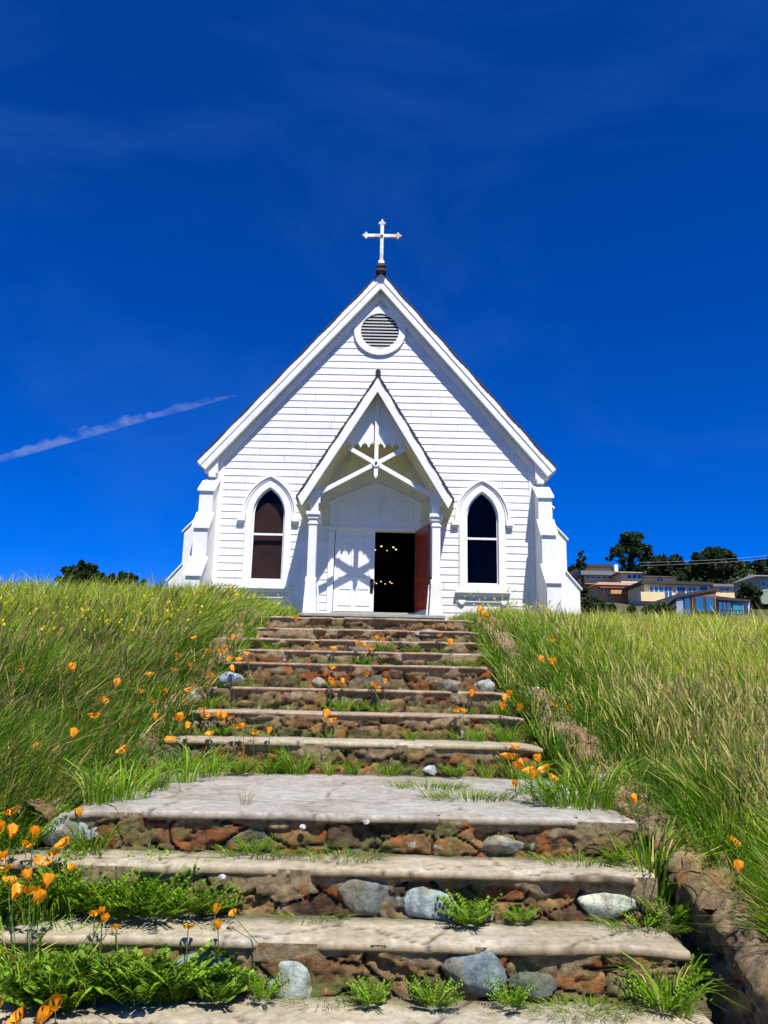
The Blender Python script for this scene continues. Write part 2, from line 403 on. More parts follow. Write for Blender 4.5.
# ground sheet
xs = np.unique(np.round(np.concatenate([np.arange(-12, 12.01, .16), [-2.77,-2.74], np.arange(-1.9,-1.4,.04), np.arange(1.14,1.66,.04), -12-np.geomspace(.5, 1500, 34), 12+np.geomspace(.5, 1500, 60)]), 3))
ys = np.unique(np.round(np.concatenate([np.arange(-3, 20, .16), [3.89,3.91,8.89,8.91], np.arange(20, 60, 2.), np.arange(60, 260, 5.), 260+np.geomspace(10, 2500, 20), -3-np.geomspace(1, 400, 12)]), 3))
GX, GY = np.meshgrid(xs, ys, indexing='ij')
GP = np.stack([GX, GY, H(GX, GY)], -1)
def ground_mat():
    m = bpy.data.materials.new('soil_and_thatch'); m.use_nodes = True
    t = m.node_tree; n = t.nodes; l = t.links; p = n['Principled BSDF']; p.inputs['Roughness'].default_value = .95
    tc = n.new('ShaderNodeTexCoord'); a = n.new('ShaderNodeTexNoise'); a.inputs['Scale'].default_value = 3; a.inputs['Detail'].default_value = 10
    b = n.new('ShaderNodeTexNoise'); b.inputs['Scale'].default_value = 40; b.inputs['Detail'].default_value = 5
    l.new(tc.outputs['Object'], a.inputs['Vector']); l.new(tc.outputs['Object'], b.inputs['Vector'])
    ad = n.new('ShaderNodeMath'); ad.operation = 'ADD'; l.new(a.outputs[0], ad.inputs[0]); l.new(b.outputs[0], ad.inputs[1])
    cr = n.new('ShaderNodeValToRGB'); e = cr.color_ramp.elements
    l.new(ad.outputs[0], cr.inputs[0])
    e[0].position = .35; e[0].color = (.05,.04,.02,1); e[1].position = .65; e[1].color = (.10,.12,.035,1)
    x = e.new(.5); x.color = (.09,.075,.035,1)
    dv = n.new('ShaderNodeMath'); dv.operation = 'MULTIPLY'; dv.inputs[1].default_value = .5
    l.new(ad.outputs[0], dv.inputs[0]); l.new(dv.outputs[0], cr.inputs[0]); l.new(cr.outputs[0], p.inputs['Base Color'])
    bp = n.new('ShaderNodeBump'); bp.inputs['Strength'].default_value = .7; bp.inputs['Distance'].default_value = .03
    l.new(b.outputs[0], bp.inputs['Height']); l.new(bp.outputs[0], p.inputs['Normal'])
    return m
M_ground = ground_mat()
g = grid_obj('ground', GP, M_ground); tag(g, 'hillside soil under the tall grass, rising from the steps to the church', 'ground', kind='structure')

# ------------------------------------------------------------------ church
church = empty('church', (CX, 18.0, 3.0))
tag(church, 'white clapboard chapel with steep gabled roof, arched windows and a small gabled porch', 'church')
OY, OZ = 18.0, 3.0     # all church parts are modelled in local metres: y 0 = facade plane, z 0 = ground line 3.0
def cz(z): return z-OZ
HW = 3.83
Z0 = cz(2.85)
ZE = cz(6.62)
APX = cz(11.50)        # underside of the roof at the ridge over the wall
SL = (11.93-6.88)/4.27
RTOP = 11.93; RF = -.25
def gable_top(x): return cz(11.93)-.30*math.hypot(1, SL) - abs(x)*SL

WINX = 2.55; WA = .385; WS = cz(5.63); WB = cz(4.05)
def arch_x(z, o=0.0):       # half width of arched opening at height z
    if z < WB-o: return -1
    if z <= WS: return WA+o
    rr = 2*WA+o; dz = z-WS
    if dz >= rr: return -1
    return math.sqrt(rr*rr-dz*dz)-WA
def inside_open(x, z):
    for s in (-1, 1):
        if abs(x-s*WINX) < arch_x(z, .08): return True
    if abs(x) < 1.10 and z < cz(5.95): return True
    if math.hypot(x, z-cz(10.43)) < .56: return True
    return False
def siding(name, width, topfn, openfn, parent, place, z0=Z0, cell=.045, step=.178):
    mb = MB(); xn = int(width/cell); xsn = np.linspace(-width/2, width/2, xn+1)
    r = 0; z = z0
    zmax = max(topfn(0), topfn(width/4))
    while z < zmax:
        zc = [z, z+step*.35, z+step*.7, z+step]; yy = [-.019, -.0143, -.0096, -.005]
        for i in range(xn):
            xm = (xsn[i]+xsn[i+1])/2
            for k in range(3):
                zm = (zc[k]+zc[k+1])/2
                if zm > topfn(xm) or openfn(xm, zm): continue
                mb.add([(xsn[i], yy[k], zc[k]), (xsn[i+1], yy[k], zc[k]), (xsn[i+1], yy[k+1], zc[k+1]), (xsn[i], yy[k+1], zc[k+1])], [(0,1,2,3)])
                if k == 0:
                    mb.add([(xsn[i], 0.0, zc[0]), (xsn[i+1], 0.0, zc[0]), (xsn[i+1], yy[0], zc[0]), (xsn[i], yy[0], zc[0])], [(0,1,2,3)])
        z += step
    me = bpy.data.meshes.new(name); me.from_pydata([place(*v) for v in mb.v], [], mb.f); me.update()
    return link(name, me, M_siding, parent)
sd = siding('siding', 2*HW, gable_top, inside_open, church, lambda x, y, z: (x, y, z))
# solid wall behind the boards, split round the openings
wb = MB()
step = .09
nx = int(2*HW/step)
xx = np.linspace(-HW, HW, nx+1); zz = np.arange(Z0, cz(11.3), step)
for i in range(nx):
    run = None
    for k, z in enumerate(list(zz)+[99]):
        xm = (xx[i]+xx[i+1])/2; zm = z+step/2
        ok = z < 50 and zm < gable_top(xm)+.1 and not (any(abs(xm-s*WINX) < arch_x(zm, .07) for s in (-1, 1)) or (abs(xm) < 1.0 and zm < cz(5.3)))
        if ok and run is None: run = z
        if z > 50 and run is not None: wb.box(xx[i], xx[i+1], .004, .14, run, zz[-1]); run = None
        if not ok and run is not None:
            wb.box(xx[i], xx[i+1], .004, .14, run, z); run = None
wb.build('wall', M_white, church)
# side walls with boards
for s in (-1, 1):
    siding('siding', 15.9, lambda x: cz(6.5), lambda x, z: False, church,
           (lambda x, y, z, s=s: (s*(HW-y), 8.0+x*s*-1*-1, z)), cell=.8)
    b = MB(); b.box(s*(HW-.14), s*(HW-.004), .15, 15.95, Z0, cz(6.5)); b.build('wall', M_white, church)
b = MB(); b.prism_y([(-HW, Z0), (HW, Z0), (HW, cz(6.5)), (0, cz(11.0)), (-HW, cz(6.5))], 15.96, 16.1); b.build('rear_wall', M_white, church)
# interior
b = MB(); b.box(-HW+.15, HW-.15, .15, 15.9, cz(3.2), cz(3.33)); b.build('floor', M_inwood, church)
b = MB()
b.box(-HW+.16, -HW+.2, .2, 15.9, cz(3.33), cz(6.6)); b.box(HW-.2, HW-.16, .2, 15.9, cz(3.33), cz(6.6)); b.box(-HW+.2, HW-.2, 15.8, 15.9, cz(3.33), cz(6.6))
b.box(-HW+.2, HW-.2, .2, 15.9, cz(6.6), cz(6.65))
b.build('inner_lining', M_inwood, church)

# roof: two slopes with shingle texture in the mesh material, boards below
ang = math.atan(SL); nrm = (math.sin(ang), math.cos(ang))      # outward normal (x,z) of right slope
def slope_pts(s, apex, xe, off0, off1, xcut0=0.0, xcut1=0.0, sl=SL):
    a = math.atan(sl); c = math.hypot(1, sl)
    # perpendicular offsets measured downward from the top line
    def line(off, xend): return [(0.0, apex-off*c), (s*xend, apex-off*c-xend*sl)]
    p = line(off0, xe-xcut0); q = line(off1, xe-xcut1)
    return [p[0], p[1], q[1], q[0]]
def m_shingles():
    m = mat('roof_shingles', (.045,.038,.04), .85, noise=6, amt=.6)
    return m
M_sh = m_shingles()
roof = MB()
RA = cz(RTOP)
for s in (-1, 1):
    # courses of shingles as thin overlapping wedges
    c = math.hypot(1, SL); L = 4.26*c; n = 40
    for i in range(n):
        x0 = 4.30*i/n; x1 = 4.30*(i+1)/n
        lift = .018
        p = [(s*x0, RA-x0*SL+.032), (s*x1, RA-x1*SL+.032+lift), (s*x1, RA-x1*SL-.01), (s*x0, RA-x0*SL-.01)]
        roof.prism_y(p, RF-.08+.01*math.sin(i*7.3), 16.4)
rf = roof.build('roof', M_sh, church)
b = MB()
for s in (-1, 1):
    b.prism_y(slope_pts(s, RA, 4.30, .0, .03), RF, 16.3)
    b.prism_y(slope_pts(s, RA, 4.12, .235, .25, .0, .02), RF+.06, .03)
    b.prism_y([(s*3.82, cz(6.60)), (s*4.12, cz(6.60)), (s*4.24, cz(6.83)), (s*3.82, cz(7.20))], RF+.06, 16.2)
b.build('soffit', M_trim, rf)
b = MB()
for s in (-1, 1):
    b.prism_y(slope_pts(s, RA, 4.30, .005, .13, 0, .085), RF-.06, RF)
    b.prism_y(slope_pts(s, RA, 4.215, .131, .28, 0, .115), RF-.04, RF+.05)
b.build('rake_board', M_trim, rf, bevel=.006)
b = MB()
for s in (-1, 1):
    b.prism_y(slope_pts(s, RA, 3.85, .255, .40), -.07, .002)
b.build('frieze_board', M_trim, rf, bevel=.004)
b = MB()
for s in (-1, 1):
    b.box(s*3.86, s*4.02, RF+.05, 16.2, cz(6.50), cz(6.598))
b.build('eave_soffit', M_trim, rf)
b = MB(); b.box(-.09, .09, RF-.1, 16.4, RA+.01, RA+.075); b.build('ridge_cap', M_sh, rf)
# corner boards
for s in (-1, 1):
    b = MB(); b.box(s*(HW-.14), s*(HW+.03), -.035, .0, Z0, cz(6.9)); b.box(s*HW, s*(HW+.03), .0, .16, Z0, cz(6.4))
    b.build('corner_board', M_trim, church, bevel=.004)

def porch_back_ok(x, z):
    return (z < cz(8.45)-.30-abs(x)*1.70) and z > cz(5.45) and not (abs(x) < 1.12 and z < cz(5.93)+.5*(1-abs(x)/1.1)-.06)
pb_ = siding('bounce_tint_boards', 3.2, lambda x: cz(8.2), lambda x, z: not porch_back_ok(x, z), church, lambda x, y, z: (x, y-.016, z))  # extra boards added over the siding to carry the yellow grass bounce
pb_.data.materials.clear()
# cross
cr = MB(); Zc0 = cz(12.214)
cr.box(-.045, .045, -.385, -.315, Zc0, cz(13.242)); cr.box(-.36, .36, -.38, -.32, cz(12.889), cz(12.980))
for (x, z, dx, dz) in ((0, cz(13.242), 0, 1), (-.36, cz(12.935), -1, 0), (.36, cz(12.935), 1, 0)):
    w_ = .085
    if dz: pts = [(-.045, z), (-w_-.02, z+.045), (-.04, z+.10), (0, z+.17), (.04, z+.10), (w_+.02, z+.045), (.045, z)]
    else: pts = [(x, z-.045), (x+dx*.045, z-w_-.02), (x+dx*.10, z-.04), (x+dx*.16, z), (x+dx*.10, z+.04), (x+dx*.045, z+w_+.02), (x, z+.045)]
    cr.prism_y(pts, -.385, -.315)
cr.ball((0, -.395, cz(12.935)), .04, 10)
crs = cr.build('cross', mat('weathered_white', (.78,.77,.72), .5, noise=12, amt=.25, hue2=(.35,.24,.15)), church, bevel=.008)
b = MB(); b.box(-.11, .11, -.44, -.24, cz(12.033), cz(12.123)); b.box(-.085, .085, -.42, -.26, cz(11.881), cz(12.033)); b.box(-.13, .13, -.46, -.22, cz(11.902), cz(11.952))
b.build('cross_base', M_sh, crs, bevel=.01)
b = MB(); b.box(-.075, .075, -.41, -.27, cz(12.123), cz(12.214)); b.build('cross_foot', M_trim, crs, bevel=.01)

# round gable vent
vz = cz(10.43)
def circ(r, n=48, peak=0.0):
    return [(r*math.cos(2*PI*i/n+PI/2), vz+r*math.sin(2*PI*i/n+PI/2)+(peak if i == 0 else 0)) for i in range(n)]
b = MB(); b.ring_y(circ(.48), circ(.655, peak=.10), -.075, .0, True); vent = b.build('vent', M_trim, church, bevel=.01)
b = MB(); b.prism_y(circ(.50), -.006, .003); b.build('backing', M_dark, vent)
b = MB()
for i in range(11):
    z = vz-.44+i*.086; hw = math.sqrt(max(0, .49**2-(z-vz+.02)**2))
    b.add([(-hw, -.045, z-.013), (hw, -.045, z-.013), (hw, -.01, z-.003), (-hw, -.01, z-.003), (-hw, -.045, z+.020), (hw, -.045, z+.020), (hw, -.01, z+.030), (-hw, -.01, z+.030)],
          [(0,3,2,1),(4,5,6,7),(0,1,5,4),(1,2,6,5),(2,3,7,6),(3,0,4,7)])
b.build('louvre', mat('louvre_paint', (.55,.56,.55), .6), vent)

# arched windows
def arch_path(o, zb, n=14):
    rr = 2*WA+o; a_end = math.acos(-WA/rr) if rr > 0 else PI/2
    p = [(-WA-o, zb)]
    for i in range(n+1):
        a = PI+(a_end-PI)*i/n; p.append((WA+rr*math.cos(a), WS+rr*math.sin(a)))
    q = [(-x, z) for x, z in p[::-1]]
    return p+q[1:]
def make_window(s, curtain):
    root = empty('window', (s*WINX, 0, 0), parent=church)
    b = MB(); b.ring_y(arch_path(0, WB-.05), arch_path(.165, WB-.05), -.055, .10)
    b.box(-WA, WA, -.055, .10, WB-.16, WB-.0); b.box(-WA-.17, -WA-.001, -.055, .10, WB-.16, WB-.051); b.box(WA+.001, WA+.17, -.055, .10, WB-.16, WB-.051)
    b.build('casing', M_trim, root, bevel=.006)
    zl = cz(5.58)
    b = MB(); b.ring_y(arch_path(.17, zl), arch_path(.22, zl), -.075, -.003); b.ring_y(arch_path(.22, zl), arch_path(.27, zl), -.105, -.003)
    for q in (-1, 1):
        b.box(q*(WA+.175), q*(WA+.35), -.12, -.003, zl-.13, zl-.005); b.box(q*(WA+.19), q*(WA+.33), -.10, -.003, zl-.165, zl-.131)
    b.build('hood_mould', M_trim, root, bevel=.008)
    b = MB(); b.box(-WA-.26, WA+.26, -.17, -.003, WB-.215, WB-.165); b.box(-WA-.20, WA+.20, -.09, -.003, WB-.29, WB-.217)
    b.box(-WA-.06, WA+.06, -.06, -.003, WB-.42, WB-.37)
    for q in (-1, 1): b.prism_y([(q*(WA+.02), WB-.37), (q*(WA+.20), WB-.37), (q*(WA+.17), WB-.44), (q*(WA+.10), WB-.49), (q*(WA+.04), WB-.44)], -.075, -.003)
    sl_ = b.build('sill', M_trim, root, bevel=.006)
    b = MB(); b.ring_y(arch_path(-.035, WB+.02), arch_path(-.001, WB+.02), .02, .06); b.box(-WA+.001, WA-.001, .02, .06, WB+.001, WB+.04)
    b.box(-WA+.035, WA-.035, .015, .055, cz(5.13), cz(5.18))
    b.build('sash', M_trim, root)
    p = [q for q in arch_path(-.03, WB+.02)]
    lo = [(-WA+.03, WB+.03), (WA-.03, WB+.03), (WA-.03, cz(5.14)), (-WA+.03, cz(5.14))]
    up = [(-WA+.03, cz(5.17))]+[q for q in p if q[1] > cz(5.17)]+[(WA-.03, cz(5.17))]
    b = MB(); b.prism_y(lo, .036, .042); b.build('pane', M_glass, root)
    b = MB(); b.prism_y(up, .036, .042); b.build('pane', M_glass, root)
    b = MB()
    if curtain:
        b.box(-WA-.1, WA+.1, .145, .155, WB-.1, cz(5.95)); b.build('blind', M_blind, root)
    else:
        pass
    return root
make_window(-1, True); make_window(1, False)

# door surround with panelled pediment
sur = MB()
sur.box(-1.10, -.96, -.05, .10, cz(3.3), cz(5.30)); sur.box(.96, 1.10, -.05, .10, cz(3.3), cz(5.30))
sur.prism_y([(-1.10, cz(5.302)), (1.10, cz(5.302)), (1.10, cz(5.93)), (0, cz(6.45)), (-1.10, cz(5.93))], -.05, .10)
door_s = sur.build('door_surround', M_trim, church, bevel=.006)
b = MB()
b.box(-1.16, 1.16, -.075, -.052, cz(5.30), cz(5.36))
for xc in (-.74, -.27, .27, .74):
    zt = cz(5.95)+(.5-abs(xc)*.45)*.25
    b.ring_y([(xc-.12, cz(5.5)), (xc+.12, cz(5.5)), (xc+.12, zt-.04), (xc-.12, zt-.04)], [(xc-.16, cz(5.46)), (xc+.16, cz(5.46)), (xc+.16, zt), (xc-.16, zt)], -.068, -.052, True)
b.build('panel_moulding', M_trim, door_s, bevel=.004)
b = MB(); 
for s in (-1, 1):
    p0 = Vector((0, -.064, cz(6.45))); p1 = Vector((s*1.14, -.064, cz(5.93))); b.bar(p0, p1, .06, .03)
b.build('cornice', M_trim, door_s)
def leaf(name, m, root, face):
    d = empty(name, (0, 0, 0), parent=church)
    b = MB(); b.box(0, .945, .0, .045, cz(3.37), cz(5.29)); b.build('slab', m, d, bevel=.004)
    b = MB()
    for (x0, x1, z0, z1) in ((.10, .43, 3.50, 3.92), (.52, .85, 3.50, 3.92), (.10, .43, 4.14, 5.12), (.52, .85, 4.14, 5.12)):
        for y0, y1 in ((-.016, -.001), (.046, .061)):
            b.ring_y([(x0+.035, cz(z0+.035)), (x1-.035, cz(z0+.035)), (x1-.035, cz(z1-.035)), (x0+.035, cz(z1-.035))], [(x0, cz(z0)), (x1, cz(z0)), (x1, cz(z1)), (x0, cz(z1))], y0, y1, True)
    b.build('panel_moulding', m, d, bevel=.004)
    return d
dl = leaf('door', M_white, church, 1); dl.location = (-.945, .03, 0)
b = MB(); b.box(.855, .925, -.014, -.002, cz(3.80), cz(4.13)); b.ball((.89, -.04, cz(4.0)), .03, 10); b.build('lock_plate', M_iron, dl)
dl['label'] = 'closed white left door leaf'
dr = leaf('door', M_wood, church, -1); dr.location = (.955, -.03, 0); dr.rotation_euler = (0, 0, R(-74))
dr['label'] = 'open reddish brown right door leaf'
b = MB(); b.box(.86, .92, .050, .062, cz(3.95), cz(4.15)); b.ball((.89, .09, cz(4.05)), .03, 10); b.build('lock_plate', M_iron, dr)
b = MB(); b.box(-1.0, 1.0, -.12, .16, cz(3.20), cz(3.345)); b.build('threshold', mat('worn_sill', (.35,.36,.30), .7, noise=8), church, bevel=.006)

# porch
PY = -1.5
porch = empty('porch', (0, 0, 0), parent=church)
PF = -1.64; PY = -1.35
PSL = (8.53-5.68)/1.70; PA = cz(8.53)
def pp(s, xe, o0, o1, c0=0, c1=0): return slope_pts(s, PA, xe, o0, o1, c0, c1, sl=PSL)
b = MB()
for s in (-1, 1):
    n = 26
    for i in range(n):
        x0 = 1.73*i/n; x1 = 1.73*(i+1)/n
        b.prism_y([(s*x0, PA-x0*PSL+.05), (s*x1, PA-x1*PSL+.05+.03), (s*x1, PA-x1*PSL-.005), (s*x0, PA-x0*PSL-.005)], PF-.05+.012*math.sin(i*5.1), -.02)
proof = b.build('porch_roof', M_sh, porch)
b = MB(); b.ball((0, PF-.01, PA+.11), .065, 10); b.box(-.06, .06, PF-.06, -.02, PA+.02, PA+.11); b.build('finial', M_sh, porch)
b = MB()
for s in (-1, 1):
    b.prism_y(pp(s, 1.70, .0, .19, 0, .10), PF-.03, PF+.03)
b.build('rake_board', M_trim, porch, bevel=.005)
M_bounce_cream = painted('porch_ceiling', (.87,.82,.60))  # yellow light bounced off the grass, put into the paint colour
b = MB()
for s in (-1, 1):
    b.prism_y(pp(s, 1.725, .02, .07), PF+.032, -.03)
b.build('porch_ceiling', M_bounce_cream, porch); pb_.data.materials.append(M_bounce_cream)
# collar wall plates
for s in (-1, 1):
    b = MB(); b.box(s*1.26, s*1.44, PY-.02, -.03, cz(5.41), cz(5.62)); b.build('side_beam', M_trim, porch, bevel=.006)
# scalloped gable panel
def scallop():
    zt = cz(7.0); pts = []
    hw = (PA-.09*math.hypot(1, PSL)-zt)/PSL
    n = 9
    lo = []
    for i in range(n):
        x0 = -hw+2*hw*i/n; x1 = -hw+2*hw*(i+1)/n; xm = (x0+x1)/2; dx = (x1-x0)
        lo += [(x0+.001, zt+.09), (x0+dx*.10, zt+.03), (x0+dx*.28, zt+.04), (xm-dx*.12, zt-.02), (xm, zt-.05), (xm+dx*.12, zt-.02), (x1-dx*.28, zt+.04), (x1-dx*.10, zt+.03)]
    lo.append((hw, zt+.09))
    return lo, hw, zt
lo, hw_, zt_ = scallop()
b = MB(); up = [(x, min(PA-.08*math.hypot(1, PSL)-abs(x)*PSL, 99)) for x, z in lo]
b.ring_y(lo, up, PY+.05, PY+.08); b.build('gable_panel', M_trim, porch)
b = MB(); sc = (0, PY+.0, cz(6.559))
yb = PY+.02
b.box(-.045, .045, yb-.045, yb+.045, cz(6.275), cz(8.229)); b.prism_y([(-.045, cz(6.275)), (.045, cz(6.275)), (0, cz(6.205))], yb-.045, yb+.045)
kp = b.build('king_post', M_trim, porch, bevel=.004)
b = MB()
b.bar((-1.22, yb, cz(5.871)), (.62, yb, cz(6.913)), .095, .07)
b.build('truss_brace', M_trim, porch, bevel=.004)
b = MB()
b.bar((1.22, yb, cz(5.871)), (.052, yb, cz(6.534)), .095, .07); b.bar((-.62, yb, cz(6.913)), (-.052, yb, cz(6.589)), .095, .07)
b.build('truss_brace', M_trim, porch, bevel=.004)
b = MB(); b.ring_y([(.001*math.cos(a*PI/6), cz(6.559)+.001*math.sin(a*PI/6)) for a in range(12)], [(.085*math.cos(a*PI/6), cz(6.559)+.085*math.sin(a*PI/6)) for a in range(12)], yb-.07, yb-.046, True)
b.build('boss', M_trim, porch); 
b = MB(); b.ball((0, yb-.075, cz(6.559)), .03, 8); b.build('boss_bolt', M_iron, porch)
# corner triangles over the posts
for s in (-1, 1):
    b = MB(); b.prism_y([(s*1.50, cz(5.62)), (s*1.22, cz(5.62)), (s*1.22, cz(5.93)), (s*1.38, cz(5.91))], yb-.04, yb+.04); b.build('corner_block', M_trim, porch, bevel=.004)
for s in (-1, 1):
    b = MB(); x = s*1.36
    y = PY+.03
    b.box(x-.09, x+.09, y-.09, y+.09, cz(3.9), cz(5.25))
    b.box(x-.155, x+.155, y-.155, y+.155, cz(5.33), cz(5.405)); b.box(x-.12, x+.12, y-.12, y+.12, cz(5.25), cz(5.33)); b.box(x-.11, x+.11, y-.11, y+.11, cz(5.12), cz(5.16))
    b.box(x-.12, x+.12, y-.12, y+.12, cz(3.86), cz(3.95))
    b.prism_y([(x-.15, cz(3.08)), (x+.15, cz(3.08)), (x+.11, cz(3.86)), (x-.11, cz(3.86))], y-.14, y+.14)
    b.build('porch_post', M_trim, porch, bevel=.008)
    b = MB(); p0 = (s*1.215, y, cz(3.84)); p1 = (s*1.165, y, cz(3.16)); b.bar(p0, p1, .03, .05); b.build('post_stay', M_trim, porch)
b = MB(); b.box(-1.55, 1.55, PF-.02, -.125, cz(3.09), cz(3.16)); slab = b.build('porch_floor', mat('worn_porch_floor', (.36,.37,.31), .75, noise=6, amt=.3), porch, bevel=.01)
b = MB(); b.box(-1.5, 1.5, PF+.04, -.13, cz(2.6), cz(3.088)); b.build('porch_base', mat('porch_stone', (.16,.13,.1), .9, noise=9, amt=.5, bump=.8, bscale=12), porch)

# buttresses with three sloping weatherings
def buttress(kind, s):
    root = empty('buttress', (0, 0, 0), parent=church)
    if kind == 'front': stages = [(.50, 6.10, 5.50), (.80, 5.15, 4.40), (1.20, 4.00, 2.8)]; wtop = 6.47
    else: stages = [(.47, 6.03, 5.62), (.78, 5.25, 4.43), (1.07, 4.05, 2.8)]; wtop = 6.36
    prof = [(0.0, wtop-.03)]; caps = []
    prev = 0.0; pz = wtop
    for (d, zt, zb_) in stages:
        prof += [(d, zt-.02), (d, zb_)]
        caps.append((prev-(.03 if prev else 0), pz+(.03 if prev else 0), d+.05, zt-.03))
        prev = d; pz = zb_
    prof.append((0.0, 2.8))
    b = MB()
    if kind == 'front':
        x0, x1 = sorted((s*3.80, s*4.12))
        b.prism_x([(-.03-d, cz(z)) for d, z in prof], x0, x1)
        for (d0, z0, d1, z1) in caps:
            cb = MB(); cb.prism_x([(-.03-d0, cz(z0)+.02), (-.03-d1, cz(z1)+.02), (-.03-d1, cz(z1)-.03), (-.03-d0, cz(z0)-.03)], x0-.045, x1+.045); cb.build('weathering', M_trim, root, bevel=.005)
    else:
        b.prism_y([(s*(HW+d-.0), cz(z)) for d, z in prof], .25, .62)
        for (d0, z0, d1, z1) in caps:
            cb = MB(); cb.prism_y([(s*(HW+d0), cz(z0)+.02), (s*(HW+d1), cz(z1)+.02), (s*(HW+d1), cz(z1)-.03), (s*(HW+d0), cz(z0)-.03)], .205, .665); cb.build('weathering', M_trim, root, bevel=.005)
    b.build('shaft', M_white, root)
for s in (-1, 1):
    buttress('front', s); buttress('side', s)

# chandeliers in the nave
for i, (px, py, Y) in enumerate(((384, 553, 22.), (383, 586, 30.))):
    x, z = at(px, py, Y)
    ch = empty('chandelier', (x, Y, z)); tag(ch, ['lit chandelier nearer the open church doorway, upper cluster of glowing lamps', 'lit chandelier deeper inside the church, lower cluster of glowing lamps seen through the doorway'][i], 'chandelier', 'chandeliers inside the church')
    b = MB(); b.tube([(0, 0, .05), (0, 0, 6.58-z)], .012, 6)
    for k in range(6): a = k*PI/3+.3; b.tube([(0, 0, .1), (.2*math.cos(a), .2*math.sin(a), .0), (.36*math.cos(a), .36*math.sin(a), .08)], .012, 5)
    b.build('lamp_frame', M_iron, ch)
    for k in range(6):
        a = k*PI/3+.3; b = MB(); b.ball((.36*math.cos(a), .36*math.sin(a), .13), .030, 8, .7); b.build('lamp', M_bulb, ch)
# ------------------------------------------------------------------ stone steps
def attr_stone(name, rough=.9, bump=.9, bscale=38, spots=True, lo_=.38, hi_=1.6):
    m = bpy.data.materials.new(name); m.use_nodes = True
    t = m.node_tree; n = t.nodes; l = t.links; p = n['Principled BSDF']; p.inputs['Roughness'].default_value = rough
    p.inputs['Specular IOR Level'].default_value = .3
    tc = n.new('ShaderNodeTexCoord'); a = n.new('ShaderNodeVertexColor'); a.layer_name = 'Col'
    nz = n.new('ShaderNodeTexNoise'); nz.inputs['Scale'].default_value = 22; nz.inputs['Detail'].default_value = 9; nz.inputs['Roughness'].default_value = .72
    l.new(tc.outputs['Object'], nz.inputs['Vector'])
    rp = n.new('ShaderNodeMapRange'); rp.inputs[1].default_value = .32; rp.inputs[2].default_value = .68; rp.inputs[3].default_value = lo_; rp.inputs[4].default_value = hi_
    l.new(nz.outputs[0], rp.inputs[0])
    mx = n.new('ShaderNodeMix'); mx.data_type = 'RGBA'; mx.blend_type = 'MULTIPLY'; mx.inputs['Factor'].default_value = 1
    l.new(a.outputs[0], mx.inputs['A']); l.new(rp.outputs[0], mx.inputs['B']); src = mx.outputs['Result']
    if spots:   # rust and lichen
        for (sc, lo, hi, col, off) in ((7, .60, .66, (.34,.12,.03), 4.), (13, .66, .70, (.42,.42,.34), 9.)):
            mp = n.new('ShaderNodeMapping'); mp.inputs['Location'].default_value = (off, off*2, off*3)
            n2 = n.new('ShaderNodeTexNoise'); n2.inputs['Scale'].default_value = sc; n2.inputs['Detail'].default_value = 7
            l.new(tc.outputs['Object'], mp.inputs[0]); l.new(mp.outputs[0], n2.inputs['Vector'])
            r2 = n.new('ShaderNodeMapRange'); r2.inputs[1].default_value = lo; r2.inputs[2].default_value = hi; r2.inputs[4].default_value = .75
            l.new(n2.outputs[0], r2.inputs[0])
            m2 = n.new('ShaderNodeMix'); m2.data_type = 'RGBA'; m2.inputs['B'].default_value = (*col, 1)
            l.new(r2.outputs[0], m2.inputs['Factor']); l.new(src, m2.inputs['A']); src = m2.outputs['Result']
    l.new(src, p.inputs['Base Color'])
    nb = n.new('ShaderNodeTexNoise'); nb.inputs['Scale'].default_value = bscale; nb.inputs['Detail'].default_value = 10; nb.inputs['Roughness'].default_value = .75
    l.new(tc.outputs['Object'], nb.inputs['Vector'])
    b = n.new('ShaderNodeBump'); b.inputs['Strength'].default_value = bump; b.inputs['Distance'].default_value = .02
    l.new(nb.outputs[0], b.inputs['Height']); l.new(b.outputs[0], p.inputs['Normal'])
    return m
M_rubble = attr_stone('rubble_masonry')
M_slab = attr_stone('worn_concrete', bump=.35, bscale=70, spots=False, lo_=.66, hi_=1.38)
M_stone = attr_stone('lichen_stone', bump=.8, bscale=30, spots=False)
PAL = np.array([(.075,.048,.03),(.19,.11,.05),(.31,.20,.09),(.29,.10,.03),(.13,.16,.14),(.15,.13,.07),(.28,.23,.14),(.10,.065,.04),(.24,.14,.06),(.20,.085,.03)])
